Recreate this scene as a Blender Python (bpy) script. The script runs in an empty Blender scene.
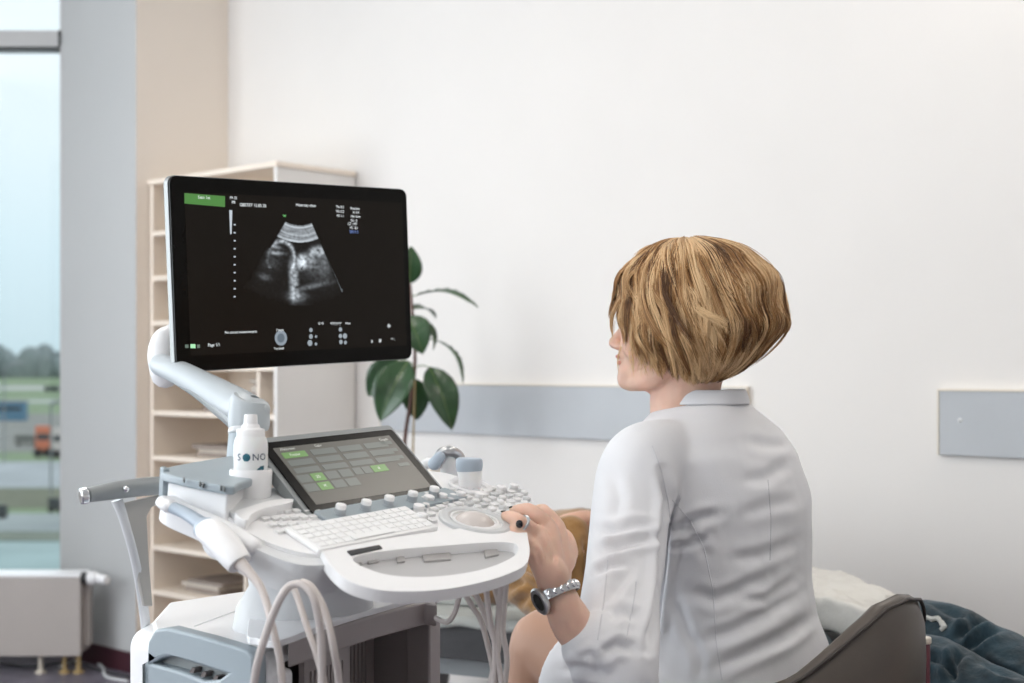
import bpy, bmesh, math, random
import numpy as np
from mathutils import Vector, Matrix, noise
from mathutils.geometry import tessellate_polygon
from mathutils.bvhtree import BVHTree
random.seed(7); rng = np.random.default_rng(7)
C = bpy.context.scene.collection
FP, HY, CZ = 1422.0, 366.0, 1.12      # focal length in pixels, horizon row, eye height
def V(*a): return Vector(a)
def ray(px, py): return V((px-512)/FP, 1.0, (HY-py)/FP)
def P(px, py, D): return V(0, 0, CZ) + ray(px, py)*D
class Frame:
    def __init__(s, o, U, Vv):
        s.o = Vector(o); s.U = Vector(U).normalized()
        v = Vector(Vv); s.V = (v - s.U*v.dot(s.U)).normalized(); s.N = s.U.cross(s.V)
    def on(s, px, py, h=0.0):
        d = ray(px, py); c = V(0, 0, CZ); o = s.o + s.N*h
        p = c + d*((o-c).dot(s.N)/d.dot(s.N)) - s.o
        return (p.dot(s.U), p.dot(s.V))
    def pt(s, u, v, n=0.0): return s.o + s.U*u + s.V*v + s.N*n
XY = Frame((0,0,0), (1,0,0), (0,1,0)); fg0 = XY

# ------------------------------------------------------------------ materials
MATS = {}
def mat(name, col, rough=.5, metal=0, bump=0, bscale=60, var=0, vscale=8, coat=0, sheen=0, emit=None, estr=1, sss=0, stretch=None, spec=.5, trans=0):
    if name in MATS: return MATS[name]
    m = bpy.data.materials.new(name); m.use_nodes = True
    nt = m.node_tree; b = nt.nodes['Principled BSDF']
    b.inputs['Base Color'].default_value = (*col, 1); b.inputs['Roughness'].default_value = rough
    b.inputs['Metallic'].default_value = metal; b.inputs['Coat Weight'].default_value = coat
    b.inputs['Sheen Weight'].default_value = sheen; b.inputs['Specular IOR Level'].default_value = spec
    b.inputs['Transmission Weight'].default_value = trans
    if sss:
        b.inputs['Subsurface Weight'].default_value = sss; b.inputs['Subsurface Radius'].default_value = (1, .35, .2); b.inputs['Subsurface Scale'].default_value = .012
    if emit:
        b.inputs['Emission Color'].default_value = (*emit, 1); b.inputs['Emission Strength'].default_value = estr
    if bump or var:
        tc = nt.nodes.new('ShaderNodeTexCoord'); mp = nt.nodes.new('ShaderNodeMapping')
        nt.links.new(tc.outputs['Object'], mp.inputs[0])
        if stretch: mp.inputs['Scale'].default_value = stretch
    if bump:
        n = nt.nodes.new('ShaderNodeTexNoise'); n.inputs['Scale'].default_value = bscale; n.inputs['Detail'].default_value = 4
        nt.links.new(mp.outputs[0], n.inputs['Vector'])
        bp = nt.nodes.new('ShaderNodeBump'); bp.inputs['Strength'].default_value = bump; bp.inputs['Distance'].default_value = .01
        nt.links.new(n.outputs['Fac'], bp.inputs['Height']); nt.links.new(bp.outputs[0], b.inputs['Normal'])
    if var:
        n = nt.nodes.new('ShaderNodeTexNoise'); n.inputs['Scale'].default_value = vscale; n.inputs['Detail'].default_value = 5
        nt.links.new(mp.outputs[0], n.inputs['Vector'])
        r = nt.nodes.new('ShaderNodeValToRGB'); nt.links.new(n.outputs['Fac'], r.inputs[0])
        r.color_ramp.elements[0].position = .3; r.color_ramp.elements[1].position = .7
        r.color_ramp.elements[0].color = (*[c*(1-var) for c in col], 1); r.color_ramp.elements[1].color = (*[min(1, c*(1+var)) for c in col], 1)
        nt.links.new(r.outputs[0], b.inputs['Base Color'])
    MATS[name] = m; return m
M_wall = mat('wall_paint', (.80, .77, .742), .75, bump=.05, bscale=180, var=.012, vscale=3)
M_wallL = mat('beige_wall_paint', (.88, .79, .70), .8, bump=.05, bscale=180, var=.012, vscale=3)
M_pier = mat('grey_column_paint', (.50, .505, .505), .75, bump=.04, bscale=160, var=.015, vscale=3)
M_ceil = mat('ceiling_paint', (.85, .85, .84), .9, var=.01)
M_floor = mat('floor_vinyl', (.16, .145, .18), .35, var=.25, vscale=14, bump=.03)
M_base = mat('maroon_baseboard', (.05, .012, .02), .5, var=.1)
M_rail = mat('grey_rail_vinyl', (.47, .49, .515), .45, bump=.05, bscale=300, var=.03, vscale=5)
M_frame = mat('window_frame_grey', (.50, .495, .49), .4, var=.03)
M_gasket = mat('window_gasket', (.05, .055, .055), .6, var=.05)
M_rad = mat('radiator_enamel', (.44, .40, .375), .45, var=.02)
M_cream = mat('shelf_laminate', (.88, .775, .665), .5, var=.02, vscale=5)
M_white = mat('machine_white_plastic', (.90, .895, .90), .35, bump=.015, bscale=900, var=.008)
M_white2 = mat('keyboard_white', (.93, .93, .93), .4, var=.008)
M_offw = mat('machine_grey_white_plastic', (.70, .71, .72), .42, var=.015)
M_shade = mat('machine_taupe_plastic', (.38, .335, .325), .5, var=.04)
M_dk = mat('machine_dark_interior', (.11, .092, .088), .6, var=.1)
M_blueg = mat('machine_blue_grey', (.33, .385, .42), .42, var=.02)
M_kside = mat('knob_side_grey', (.42, .45, .48), .4, metal=.3, var=.03)
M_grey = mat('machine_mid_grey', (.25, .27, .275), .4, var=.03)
M_recess = mat('grip_recess_grey', (.50, .495, .50), .45, var=.02)
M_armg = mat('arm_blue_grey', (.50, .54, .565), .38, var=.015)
M_rimd = mat('monitor_rim_grey', (.26, .27, .27), .4, metal=.6, var=.03)
M_key = mat('key_grey', (.80, .80, .80), .4, var=.06, vscale=60)
M_keyd = mat('key_silver', (.62, .63, .64), .4, var=.05)
M_silver = mat('brushed_silver', (.55, .56, .57), .3, metal=.9, var=.04)
M_chrome = mat('chrome', (.8, .8, .82), .12, metal=1, var=.01)
M_black = mat('black_glossy_bezel', (.004, .0035, .003), .2, var=.1, spec=.12)
M_blackm = mat('black_plastic', (.012, .012, .013), .45, var=.1)
M_cable = mat('cable_beige_rubber', (.62, .56, .53), .45, var=.03)
M_cabled = mat('cable_dark_rubber', (.05, .05, .055), .5, var=.05)
M_probeblue = mat('probe_light_blue', (.42, .49, .57), .4, var=.03)
M_bottle = mat('bottle_white_plastic', (.88, .88, .88), .3, var=.01, sss=.1)
M_teal = mat('label_teal', (.02, .14, .20), .4, var=.35, vscale=120)
M_navy = mat('label_navy', (.015, .04, .09), .4, var=.05)
M_orange = mat('label_orange', (.75, .28, .08), .4, var=.05)
M_leaf = mat('rubber_plant_leaf', (.019, .060, .018), .3, var=.3, vscale=14, coat=.12, bump=.15, bscale=40)
M_vein = mat('rubber_plant_vein', (.13, .20, .06), .4, var=.1)
M_stem = mat('rubber_plant_stem', (.11, .045, .03), .6, var=.2)
M_stick = mat('plant_support_cane', (.42, .30, .14), .6, var=.15)
M_pot = mat('grey_ceramic_pot', (.10, .10, .10), .7, var=.1)
M_soil = mat('potting_soil', (.03, .02, .015), .95, bump=.6, bscale=90, var=.3, vscale=50)
M_skin = mat('skin_fair', (.76, .49, .375), .48, var=.07, vscale=22, sss=.25, bump=.06, bscale=220)
M_skin2 = mat('skin_patient', (.64, .38, .27), .5, var=.07, vscale=20, sss=.25)
M_coat = mat('white_lab_coat', (.80, .80, .825), .8, bump=.12, bscale=700, var=.012, sheen=.15)
M_seam = mat('coat_seam', (.70, .70, .73), .85, var=.02)
M_must = mat('mustard_sweater', (.245, .125, .035), .85, bump=.5, bscale=25, var=.3, vscale=16, sheen=.3)
M_jean = mat('blue_jeans', (.013, .038, .055), .85, bump=.5, bscale=40, var=.5, vscale=22, sheen=.2)
M_fray = mat('frayed_denim_white', (.55, .55, .52), .9, var=.2, bump=.5)
M_sheet = mat('couch_paper_sheet', (.62, .60, .56), .8, bump=.5, bscale=24, var=.05)
M_sheetg = mat('grey_linen', (.36, .37, .35), .85, bump=.5, bscale=30, var=.08)
M_vinyl = mat('couch_dark_vinyl', (.035, .035, .037), .5, var=.1, bump=.1)
M_taupe = mat('chair_taupe_leather', (.10, .082, .068), .42, bump=.03, bscale=300, var=.1)
M_piping = mat('chair_piping', (.045, .035, .03), .5, var=.1)
M_burg = mat('burgundy_tube', (.16, .045, .06), .35, var=.1)
M_ivory = mat('ivory_plastic', (.75, .68, .58), .4, var=.02)
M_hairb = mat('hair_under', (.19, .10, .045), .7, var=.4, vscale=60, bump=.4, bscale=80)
M_paper = mat('paper_stack', (.55, .50, .44), .8, var=.25, vscale=60, stretch=(1, 1, 6))
M_paper2 = mat('folder_grey', (.30, .25, .22), .7, var=.2, vscale=30, stretch=(1, 1, 6))
M_watch = mat('watch_dial', (.03, .03, .028), .2, var=.2)
M_onyx = mat('ring_black_stone', (.008, .008, .012), .15, var=.1)
M_nail = mat('dark_nail_polish', (.02, .025, .02), .2, var=.1)
M_lip = mat('lips', (.68, .33, .28), .45, var=.05)
M_eye = mat('eye_white', (.8, .78, .75), .2, var=.02)
M_green = mat('green_paper', (.15, .45, .05), .6, var=.05)

# ------------------------------------------------------------------ object helpers
ORG = {}
def empty(name, loc, label=None, cat=None, group=None, kind=None):
    o = bpy.data.objects.new(name, None); C.objects.link(o); o.location = loc; o.empty_display_size = .1
    ORG[o.name] = Vector(loc); tag(o, label, cat, group, kind); return o
def tag(o, label=None, cat=None, group=None, kind=None):
    if label: o['label'] = label
    if cat: o['category'] = cat
    if group: o['group'] = group
    if kind: o['kind'] = kind
    return o
class MB:
    """mesh collector in world coordinates"""
    def __init__(s): s.v = []; s.f = []; s.mi = []; s.m = 0
    def add(s, vs, fs):
        o = len(s.v); s.v += [tuple(x) for x in vs]; s.f += [tuple(i+o for i in f) for f in fs]; s.mi += [s.m]*len(fs)
    def prism(s, fr, outer, t0, t1, holes=()):
        loops = [list(outer)]+[list(h) for h in holes]
        flat = [p for l in loops for p in l]; n = len(flat)
        tris = tessellate_polygon([[V(p[0], p[1], 0) for p in l] for l in loops])
        vs = [fr.pt(p[0], p[1], t0) for p in flat]+[fr.pt(p[0], p[1], t1) for p in flat]
        fs = [tuple(reversed(t)) for t in tris]+[tuple(i+n for i in t) for t in tris]
        o = 0
        for l in loops:
            k = len(l)
            for i in range(k): j = (i+1) % k; fs.append((o+i, o+j, n+o+j, n+o+i))
            o += k
        s.add(vs, fs); return s
    def box(s, fr, u0, u1, v0, v1, n0, n1):
        vs = [fr.pt(u, v, n) for n in (n0, n1) for v in (v0, v1) for u in (u0, u1)]
        s.add(vs, [(0,2,3,1),(4,5,7,6),(0,1,5,4),(2,6,7,3),(0,4,6,2),(1,3,7,5)]); return s
    def rings(s, rings, cap=True, closed=True):
        n = len(rings[0]); vs = [p for r in rings for p in r]; fs = []
        for a in range(len(rings)-1):
            for i in range(n if closed else n-1):
                j = (i+1) % n; fs.append((a*n+i, a*n+j, (a+1)*n+j, (a+1)*n+i))
        if cap:
            fs.append(tuple(reversed(range(n)))); fs.append(tuple((len(rings)-1)*n+i for i in range(n)))
        s.add(vs, fs); return s
    def tube(s, pts, r, seg=12, smooth=0, flat=1.0, up=None, round_ends=False):
        pts = [Vector(p) for p in pts]; rs = list(r) if hasattr(r, '__len__') else [r]*len(pts)
        if smooth: pts, rs = catmull(pts, rs, smooth)
        if round_ends:
            for end in (0, -1):
                p = pts[end]; q = pts[1] if end == 0 else pts[-2]; R = rs[end]; d = (p-q).normalized()
                ex = [(p+d*R*math.sin(a), max(R*math.cos(a), R*.04)) for a in (math.pi/6, math.pi/3, math.pi/2*.97)]
                if end == 0:
                    for e in ex: pts.insert(0, e[0]); rs.insert(0, e[1])
                else:
                    for e in ex: pts.append(e[0]); rs.append(e[1])
        rings = []; t0 = (pts[1]-pts[0]).normalized()
        u = Vector(up) if up is not None else (V(0,0,1) if abs(t0.z) < .9 else V(1,0,0))
        for i, p in enumerate(pts):
            t = (pts[min(i+1, len(pts)-1)]-pts[max(i-1, 0)]).normalized()
            u = (u-t*u.dot(t)).normalized(); w = t.cross(u)
            rings.append([p+(u*math.cos(a)*flat+w*math.sin(a))*rs[i] for a in [2*math.pi*k/seg for k in range(seg)]])
        return s.rings(rings)
    def ell(s, c, rad, axes=None, nu=24, nv=14):
        c = Vector(c); ax = axes or (V(1,0,0), V(0,1,0), V(0,0,1)); rings = []
        for j in range(nv+1):
            th = math.pi*max(.02, min(.98, j/nv)); rings.append([c+ax[0]*rad[0]*math.sin(th)*math.cos(a)+ax[1]*rad[1]*math.sin(th)*math.sin(a)+ax[2]*rad[2]*math.cos(th) for a in [2*math.pi*k/nu for k in range(nu)]])
        return s.rings(rings)
    def lathe(s, fr, prof, seg=28):      # prof: (radius, height along fr.N)
        s.rings([[fr.pt(r*math.cos(a), r*math.sin(a), h) for a in [2*math.pi*k/seg for k in range(seg)]] for r, h in prof]); return s
    def build(s, name, m, parent=None, smooth=True, bevel=0, seg=3, base=False, subsurf=0, angle=35, label=None):
        vs = np.array(s.v)
        if parent is not None: org = ORG[parent.name]
        else:
            lo = vs.min(0); hi = vs.max(0); org = V((lo[0]+hi[0])/2, (lo[1]+hi[1])/2, lo[2])
        me = bpy.data.meshes.new(name); me.from_pydata([tuple(x) for x in (vs-np.array(org))], [], s.f)
        for mm in (m if isinstance(m, (list, tuple)) else [m]): me.materials.append(mm)
        me.polygons.foreach_set('material_index', s.mi)
        bm = bmesh.new(); bm.from_mesh(me); bmesh.ops.remove_doubles(bm, verts=bm.verts, dist=1e-6); bmesh.ops.recalc_face_normals(bm, faces=bm.faces); bm.to_mesh(me); bm.free()
        o = bpy.data.objects.new(name, me); C.objects.link(o); ORG[o.name] = Vector(org)
        if parent is not None: o.parent = parent
        else: o.location = org
        if bevel:
            b = o.modifiers.new('b', 'BEVEL'); b.width = bevel; b.segments = seg; b.limit_method = 'ANGLE'; b.angle_limit = math.radians(30); b.use_clamp_overlap = True
        if subsurf:
            b = o.modifiers.new('s', 'SUBSURF'); b.levels = subsurf; b.render_levels = subsurf
        if smooth:
            me.polygons.foreach_set('use_smooth', [True]*len(me.polygons))
            try: me.set_sharp_from_angle(angle=math.radians(angle))
            except Exception: pass
            if bevel: w = o.modifiers.new('w', 'WEIGHTED_NORMAL'); w.keep_sharp = True
        if label: o['label'] = label
        return o
def catmull(pts, rs, k):
    P_ = [pts[0]]+list(pts)+[pts[-1]]; R_ = [rs[0]]+list(rs)+[rs[-1]]; op = []; orr = []
    for i in range(1, len(P_)-2):
        for j in range(k):
            t = j/k; a, b, c, d = P_[i-1:i+3]
            op.append(.5*((2*b)+(c-a)*t+(2*a-5*b+4*c-d)*t*t+(3*b-a-3*c+d)*t**3))
            a, b, c, d = R_[i-1:i+3]; orr.append(max(1e-5, .5*((2*b)+(c-a)*t+(2*a-5*b+4*c-d)*t*t+(3*b-a-3*c+d)*t**3)))
    op.append(P_[-2]); orr.append(R_[-2]); return op, orr
def smooth2d(pts, k=6, closed=True):
    n = len(pts); out = []
    for i in range(n):
        a, b, c, d = [pts[(i+q) % n] for q in (-1, 0, 1, 2)]
        for j in range(k):
            t = j/k; out.append(tuple(.5*((2*b[x])+(c[x]-a[x])*t+(2*a[x]-5*b[x]+4*c[x]-d[x])*t*t+(3*b[x]-a[x]-3*c[x]+d[x])*t**3) for x in (0, 1)))
    return out
def rrect(u0, u1, v0, v1, r, k=5):
    out = []
    for cx, cy, a0 in ((u1-r, v1-r, 0), (u0+r, v1-r, 90), (u0+r, v0+r, 180), (u1-r, v0+r, 270)):
        for i in range(k+1):
            a = math.radians(a0+90*i/k); out.append((cx+r*math.cos(a), cy+r*math.sin(a)))
    return out
def text_verts(txt, size):
    cu = bpy.data.curves.new('t', 'FONT'); cu.body = txt; cu.size = size; cu.align_x = 'CENTER'; cu.align_y = 'CENTER'; cu.resolution_u = 3
    o = bpy.data.objects.new('t', cu); C.objects.link(o); bpy.context.view_layer.update()
    dg = bpy.context.evaluated_depsgraph_get(); me = bpy.data.meshes.new_from_object(o.evaluated_get(dg))
    vs = [(v.co.x, v.co.y) for v in me.vertices]; fs = [tuple(p.vertices) for p in me.polygons]
    bpy.data.objects.remove(o); bpy.data.meshes.remove(me); bpy.data.curves.remove(cu); return vs, fs
def bake(o, name=None):
    """apply the modifiers of o"""
    bpy.context.view_layer.update(); dg = bpy.context.evaluated_depsgraph_get()
    me = bpy.data.meshes.new_from_object(o.evaluated_get(dg)); o.modifiers.clear(); old = o.data; o.data = me; me.name = o.name
    bpy.data.meshes.remove(old); me.polygons.foreach_set('use_smooth', [True]*len(me.polygons)); return o
def remesh(o, vox, smooth=4, fac=.6):
    r = o.modifiers.new('r', 'REMESH'); r.mode = 'VOXEL'; r.voxel_size = vox; r.use_smooth_shade = True
    s = o.modifiers.new('sm', 'SMOOTH'); s.iterations = smooth; s.factor = fac
    return bake(o)
def sculpt(o, org, creases, noise_amp=0, noise_scale=12, seed=0):
    """press creases (pixel polylines seen from the camera, depth in m, width in px) into a baked mesh"""
    me = o.data; n = len(me.vertices); co = np.empty(n*3); me.vertices.foreach_get('co', co); co = co.reshape(-1, 3)
    no = np.empty(n*3); me.vertices.foreach_get('normal', no); no = no.reshape(-1, 3)
    w = co+np.array(org); px = 512+FP*w[:, 0]/w[:, 1]; py = HY-FP*(w[:, 2]-CZ)/w[:, 1]
    view = w-np.array([0, 0, CZ]); facing = -(no*view).sum(1)/np.linalg.norm(view, axis=1); face = np.clip(facing*2.5, 0, 1)
    disp = np.zeros(n)
    for pl, depth, width in creases:
        pts = np.array(pl, float); best = np.full(n, 1e9); tt = np.zeros(n); L = len(pts)-1
        for i in range(L):
            a, b = pts[i], pts[i+1]; ab = b-a; q = ((px-a[0])*ab[0]+(py-a[1])*ab[1])/(ab@ab); t = np.clip(q, 0, 1)
            d = np.hypot(px-a[0]-ab[0]*t, py-a[1]-ab[1]*t); m = d < best; best[m] = d[m]; tt[m] = (i+t[m])/L
        taper = np.clip(np.sin(np.pi*np.clip(tt, .04, .96))*1.6, 0, 1)
        x = best/width
        disp += depth*taper*(-np.exp(-x*x)+.55*np.exp(-((x-1.9)**2)))
    disp *= face
    if noise_amp:
        nz = np.array([noise.noise(Vector(p)*noise_scale+V(seed, 0, 0)) for p in w]); disp += noise_amp*nz
    co = co+no*disp[:, None]; me.vertices.foreach_set('co', co.ravel()); me.update()
def on_surface(o, org, pix, lift=.001):
    me = o.data; bv = BVHTree.FromPolygons([v.co+org for v in me.vertices], [tuple(p.vertices) for p in me.polygons]); out = []
    for p in pix:
        h = bv.ray_cast(V(0, 0, CZ), ray(*p).normalized())
        if h[0] is not None: out.append(h[0]+h[1]*lift)
    return out
def densify(pl, n):
    out = []
    for i in range(len(pl)-1):
        for k in range(n): t = k/n; out.append(tuple(pl[i][x]*(1-t)+pl[i+1][x]*t for x in (0, 1)))
    return out+[pl[-1]]

# ------------------------------------------------------------------ room
nb = V(.669, .743, 0); db = V(.743, -.669, 0); CW = 3.335
def wp(s, w=0, z=0): return nb*(CW-w)+db*s+V(0, 0, z)      # a point w off the back wall
def wall_s(px):                                            # where the column px meets the back wall
    u = (px-512)/FP; D = CW/(.743+.669*u); return V(u*D, D, 0).dot(db)
s0 = wall_s(228); L1 = V(-1.367, 5.172, 0); L2 = V(-1.745, 5.511, 0); ZC = 2.95
def wall(name, a, b, m, z0=0, z1=ZC, t=.15):
    d = (b-a).normalized(); fr = Frame(a, d, V(0, 0, 1))  # N = d x z points to the right of a->b
    o = MB().box(fr, 0, (b-a).length, z0, z1, -t, 0).build(name, m, smooth=False); o['kind'] = 'structure'; return o
Q0 = wp(s0)
RB = wp(1.35)
wall('wall_back', Q0-db*.0, RB, M_wall)
wall('wall_left', L1, Q0, M_wallL)
wall('wall_column', L2, L1+(L1-L2).normalized()*0, M_pier)
RX, LX, YB = RB.x, -3.3, -2.6
wall('wall_right', V(RX, RB.y, 0), V(RX, YB, 0), M_wall)
wall('wall_behind_camera', V(RX, YB, 0), V(LX, YB, 0), M_wall)
YW = 5.53
# window wall, facing the camera, with window_1
wz0, wz1 = .28, 2.75
wx1 = P(64.5, 366, YW).x
for nm, a, b, z0, z1 in (('wall_window_sill', V(LX, YW, 0), V(wx1+.02, YW, 0), 0, wz0), ('wall_window_head', V(LX, YW, 0), V(wx1+.02, YW, 0), wz1, ZC)):
    wall(nm, a, b, M_pier, z0, z1)
fr = Frame(V(0, YW, 0), V(1, 0, 0), V(0, 0, 1))
fw = empty('window_1', V(-2.5, YW, wz0), kind='structure')
mb = MB()
for x0, x1 in ((wx1-.012, wx1+.03), (LX, LX+.08), (-2.62, -2.56)): mb.box(fr, x0, x1, wz0, wz1, -.07, .02)
mb.box(fr, LX, wx1, wz0-.02, wz0+.012, -.07, .06); mb.box(fr, LX, wx1, wz1-.06, wz1, -.07, .02)
tz0 = P(30, 47.5, YW).z; tz1 = P(30, 31.5, YW).z
mb.box(fr, LX, wx1, tz0, tz1, -.07, .02); mb.build('window_frame', M_frame, fw, bevel=.004)
MB().box(fr, LX, wx1, tz0-.012, tz0, -.05, 0).box(fr, wx1-.018, wx1-.010, tz0, tz1, -.02, .022).build('gasket', M_gasket, fw)
gl = bpy.data.materials.new('window_glass'); gl.use_nodes = True; nt = gl.node_tree; nt.nodes.clear()
o_ = nt.nodes.new('ShaderNodeOutputMaterial'); mx = nt.nodes.new('ShaderNodeMixShader'); tr = nt.nodes.new('ShaderNodeBsdfTransparent'); gs = nt.nodes.new('ShaderNodeBsdfGlossy')
tr.inputs[0].default_value = (.93, .97, .97, 1); gs.inputs['Roughness'].default_value = .02; fz = nt.nodes.new('ShaderNodeFresnel'); fz.inputs[0].default_value = 1.45
nt.links.new(fz.outputs[0], mx.inputs[0]); nt.links.new(tr.outputs[0], mx.inputs[1]); nt.links.new(gs.outputs[0], mx.inputs[2]); nt.links.new(mx.outputs[0], o_.inputs[0])
MB().box(fr, LX+.05, wx1, wz0, wz1, -.05, -.042).build('pane', gl, fw, smooth=False)
# left wall of the room towards the camera with two windows
frL = Frame(V(LX, YB, 0), V(0, 1, 0), V(0, 0, 1)); LL = YW-YB
op = [(1.0, 3.6), (4.3, 6.9)]
mb = MB().prism(frL, [(0, 0), (LL, 0), (LL, ZC), (0, ZC)], -.15, 0, holes=[[(a, .8), (b, .8), (b, 2.7), (a, 2.7)] for a, b in op])
o = mb.build('wall_window_side', M_wall, smooth=False); o['kind'] = 'structure'
for i, (a, b) in enumerate(op):
    e = empty('window_%d' % (i+2), V(LX, YB+(a+b)/2, .8), kind='structure'); mb = MB()
    for q in ((a, a+.06), ((a+b)/2-.03, (a+b)/2+.03), (b-.06, b)): mb.box(frL, q[0], q[1], .8, 2.7, -.1, -.04)
    mb.box(frL, a, b, .8, .86, -.1, -.04).box(frL, a, b, 2.64, 2.7, -.1, -.04); mb.build('window_frame', M_frame, e, bevel=.004)
    MB().box(frL, a, b, .8, 2.7, -.08, -.072).build('pane', gl, e, smooth=False)
    la = bpy.data.lights.new('daylight', 'AREA'); la.shape = 'RECTANGLE'; la.size = (b-a)-.1; la.size_y = 1.8; la.energy = 62; la.color = (.90, .95, 1)
    lo = bpy.data.objects.new('daylight', la); C.objects.link(lo); lo.location = (LX+.03, YB+(a+b)/2, 1.75); lo.rotation_euler = (0, math.radians(-90), 0)
la = bpy.data.lights.new('daylight', 'AREA'); la.shape = 'RECTANGLE'; la.size = 1.4; la.size_y = 2.2; la.energy = 22; la.color = (.88, .94, 1)
lo = bpy.data.objects.new('daylight', la); C.objects.link(lo); lo.location = (-2.5, YW+.09, 1.6); lo.rotation_euler = (math.radians(-90), 0, 0)
poly = [(LX-.15, YB-.15), (RX+.15, YB-.15), (RX+.15, RB.y+.1), (Q0.x+.1, Q0.y+.15), (L2.x+.1, YW+.15), (LX-.15, YW+.15)]
o = MB().prism(XY, poly, -.1, 0).build('floor', M_floor, smooth=False); o['kind'] = 'structure'
o = MB().prism(XY, poly, ZC, ZC+.1).build('ceiling', M_ceil, smooth=False); o['kind'] = 'structure'
def skirt(name, a, b, h=.075, t=.012):
    d = (b-a).normalized(); f2 = Frame(a, d, V(0, 0, 1)); o = MB().box(f2, 0, (b-a).length, 0, h, 0, t).build(name, M_base, bevel=.003); o['kind'] = 'structure'
skirt('baseboard_back', Q0, RB); skirt('baseboard_left', L1, Q0); skirt('baseboard_column', L2, L1)
# unseen fill panels on the ceiling, added to brighten the room
M_diff = mat('fill_diffuser', (.9, .9, .9), .5, emit=(1, .93, .84), estr=9)
for i, (x, y) in enumerate(((-.9, .9), (1.0, .9), (-.9, 3.2), (1.2, 3.0))):
    t = empty('ceiling_fill_light', V(x, y, ZC-.03), 'added unseen square ceiling fill panel, %s' % ('one above the camera on the window side', 'one above the camera on the right', 'one nearer the bookcase', 'one above the examination couch')[i], 'fill light', 'added ceiling fill panels')
    f2 = Frame(V(x, y, ZC), V(1, 0, 0), V(0, 1, 0))
    MB().prism(f2, rrect(-.3, .3, -.3, .3, .02), -.035, -.001, holes=[rrect(-.275, .275, -.275, .275, .01)]).build('frame', M_white, t)
    MB().prism(f2, rrect(-.275, .275, -.275, .275, .01), -.028, -.004).build('fill_panel_diffuser', M_diff, t)
# wall protection boards
def rail(p0, p1, label):
    a = wall_s(p0); b = wall_s(p1); t = empty('wall_protection_board', wp((a+b)/2, 0, .905), label, 'wall board')
    f2 = Frame(wp(0, 0, 0), db, V(0, 0, 1))      # N points out of the wall? db x z
    s = 1 if f2.N.dot(nb) < 0 else -1
    z0, z1 = .900, 1.0585
    lo_, hi_ = sorted((.002*s, .016*s)); MB().box(f2, a, b, z0, z1, lo_, hi_).build('panel', M_rail, t, bevel=.002)
    lo_, hi_ = sorted((.0, .018*s)); MB().box(f2, a, b, z1, z1+.005, lo_, hi_).box(f2, a-.004, a, z0, z1+.005, lo_, hi_).box(f2, b, b+.004, z0, z1+.005, lo_, hi_).build('edge_trim', M_ivory, t, label='pale edge trim')
    return t, f2, s
rail(384, 748.5, 'long grey wall protection board running behind the plant and the seated doctor')
t, f2, s = rail(942, 1120, 'grey wall protection board above the jeans at the right edge of the photo')
fs = Frame(f2.pt(wall_s(963), P(963, 420, 3.5).z, .016*s), db, V(0, 0, 1)); nn = fs.N*s
MB().ell(fs.o, (.006, .006, .003), (db, V(0, 0, 1), nn), 12, 6).build('screw_cap', M_offw, t)

# radiator
YR = 5.16
rx = P(82, 570, YR).x; fr = Frame(V(0, YR, 0), V(1, 0, 0), V(0, 0, 1))
t = empty('radiator', V(-2.3, YR, .04), 'low beige panel radiator under the window', 'radiator')
zt, zb = P(0, 573.5, YR).z, P(0, 655.5, YR).z
MB().box(fr, -2.9, rx, zb, zt-.012, -.0, .02).build('front_panel', M_rad, t, bevel=.004)
MB().box(fr, -2.9, rx+.0, zt-.012, zt, -.10, .022).build('top_grille', M_white, t, bevel=.003)
MB().box(fr, -2.88, rx+.0, zb+.01, zt-.014, -.10, -.005).box(fr, rx, rx+.02, zb+.03, zt-.02, -.07, -.02).build('side_cover', M_rad, t, bevel=.003)
vz = P(90, 578, YR).z
MB().tube([V(rx+.0, YR, vz), V(rx+.028, YR, vz)], .022, 16).build('valve_collar', M_blackm, t)
MB().tube([V(rx+.022, YR, vz), V(rx+.05, YR, vz), V(rx+.055, YR, vz), V(rx+.10, YR-.03, vz-.004)], [.024, .024, .018, .015], 20).build('thermostat_head', M_white, t, bevel=.002)
for px in (38, 62, 76):
    x = P(px, 660, YR).x; MB().tube([V(x, YR+.03, zb+.01), V(x, YR+.03, .0)], .009, 12).lathe(Frame(V(x, YR+.03, .0), V(1,0,0), V(0,1,0)), [(.02, 0), (.02, .008), (.01, .01)], 14).build('pipe', M_ivory if px == 38 else M_stick, t)
for k, (c, pts, lab, mm) in enumerate((('a', [(0, 664), (30, 668), (70, 664), (100, 672), (130, 678)], 'black cable lying on the floor below the radiator', M_cabled), ('b', [(60, 668), (85, 660), (102, 668), (106, 678), (128, 683)], 'pale cable curling on the floor below the radiator', M_offw))):
    pp = [V((x-512)/FP*(CZ*FP/(y-HY)), CZ*FP/(y-HY), .006) for x, y in pts]
    tag(MB().tube(pp, .005, 8, smooth=8).build('floor_cable', mm), lab, 'cable')

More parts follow.
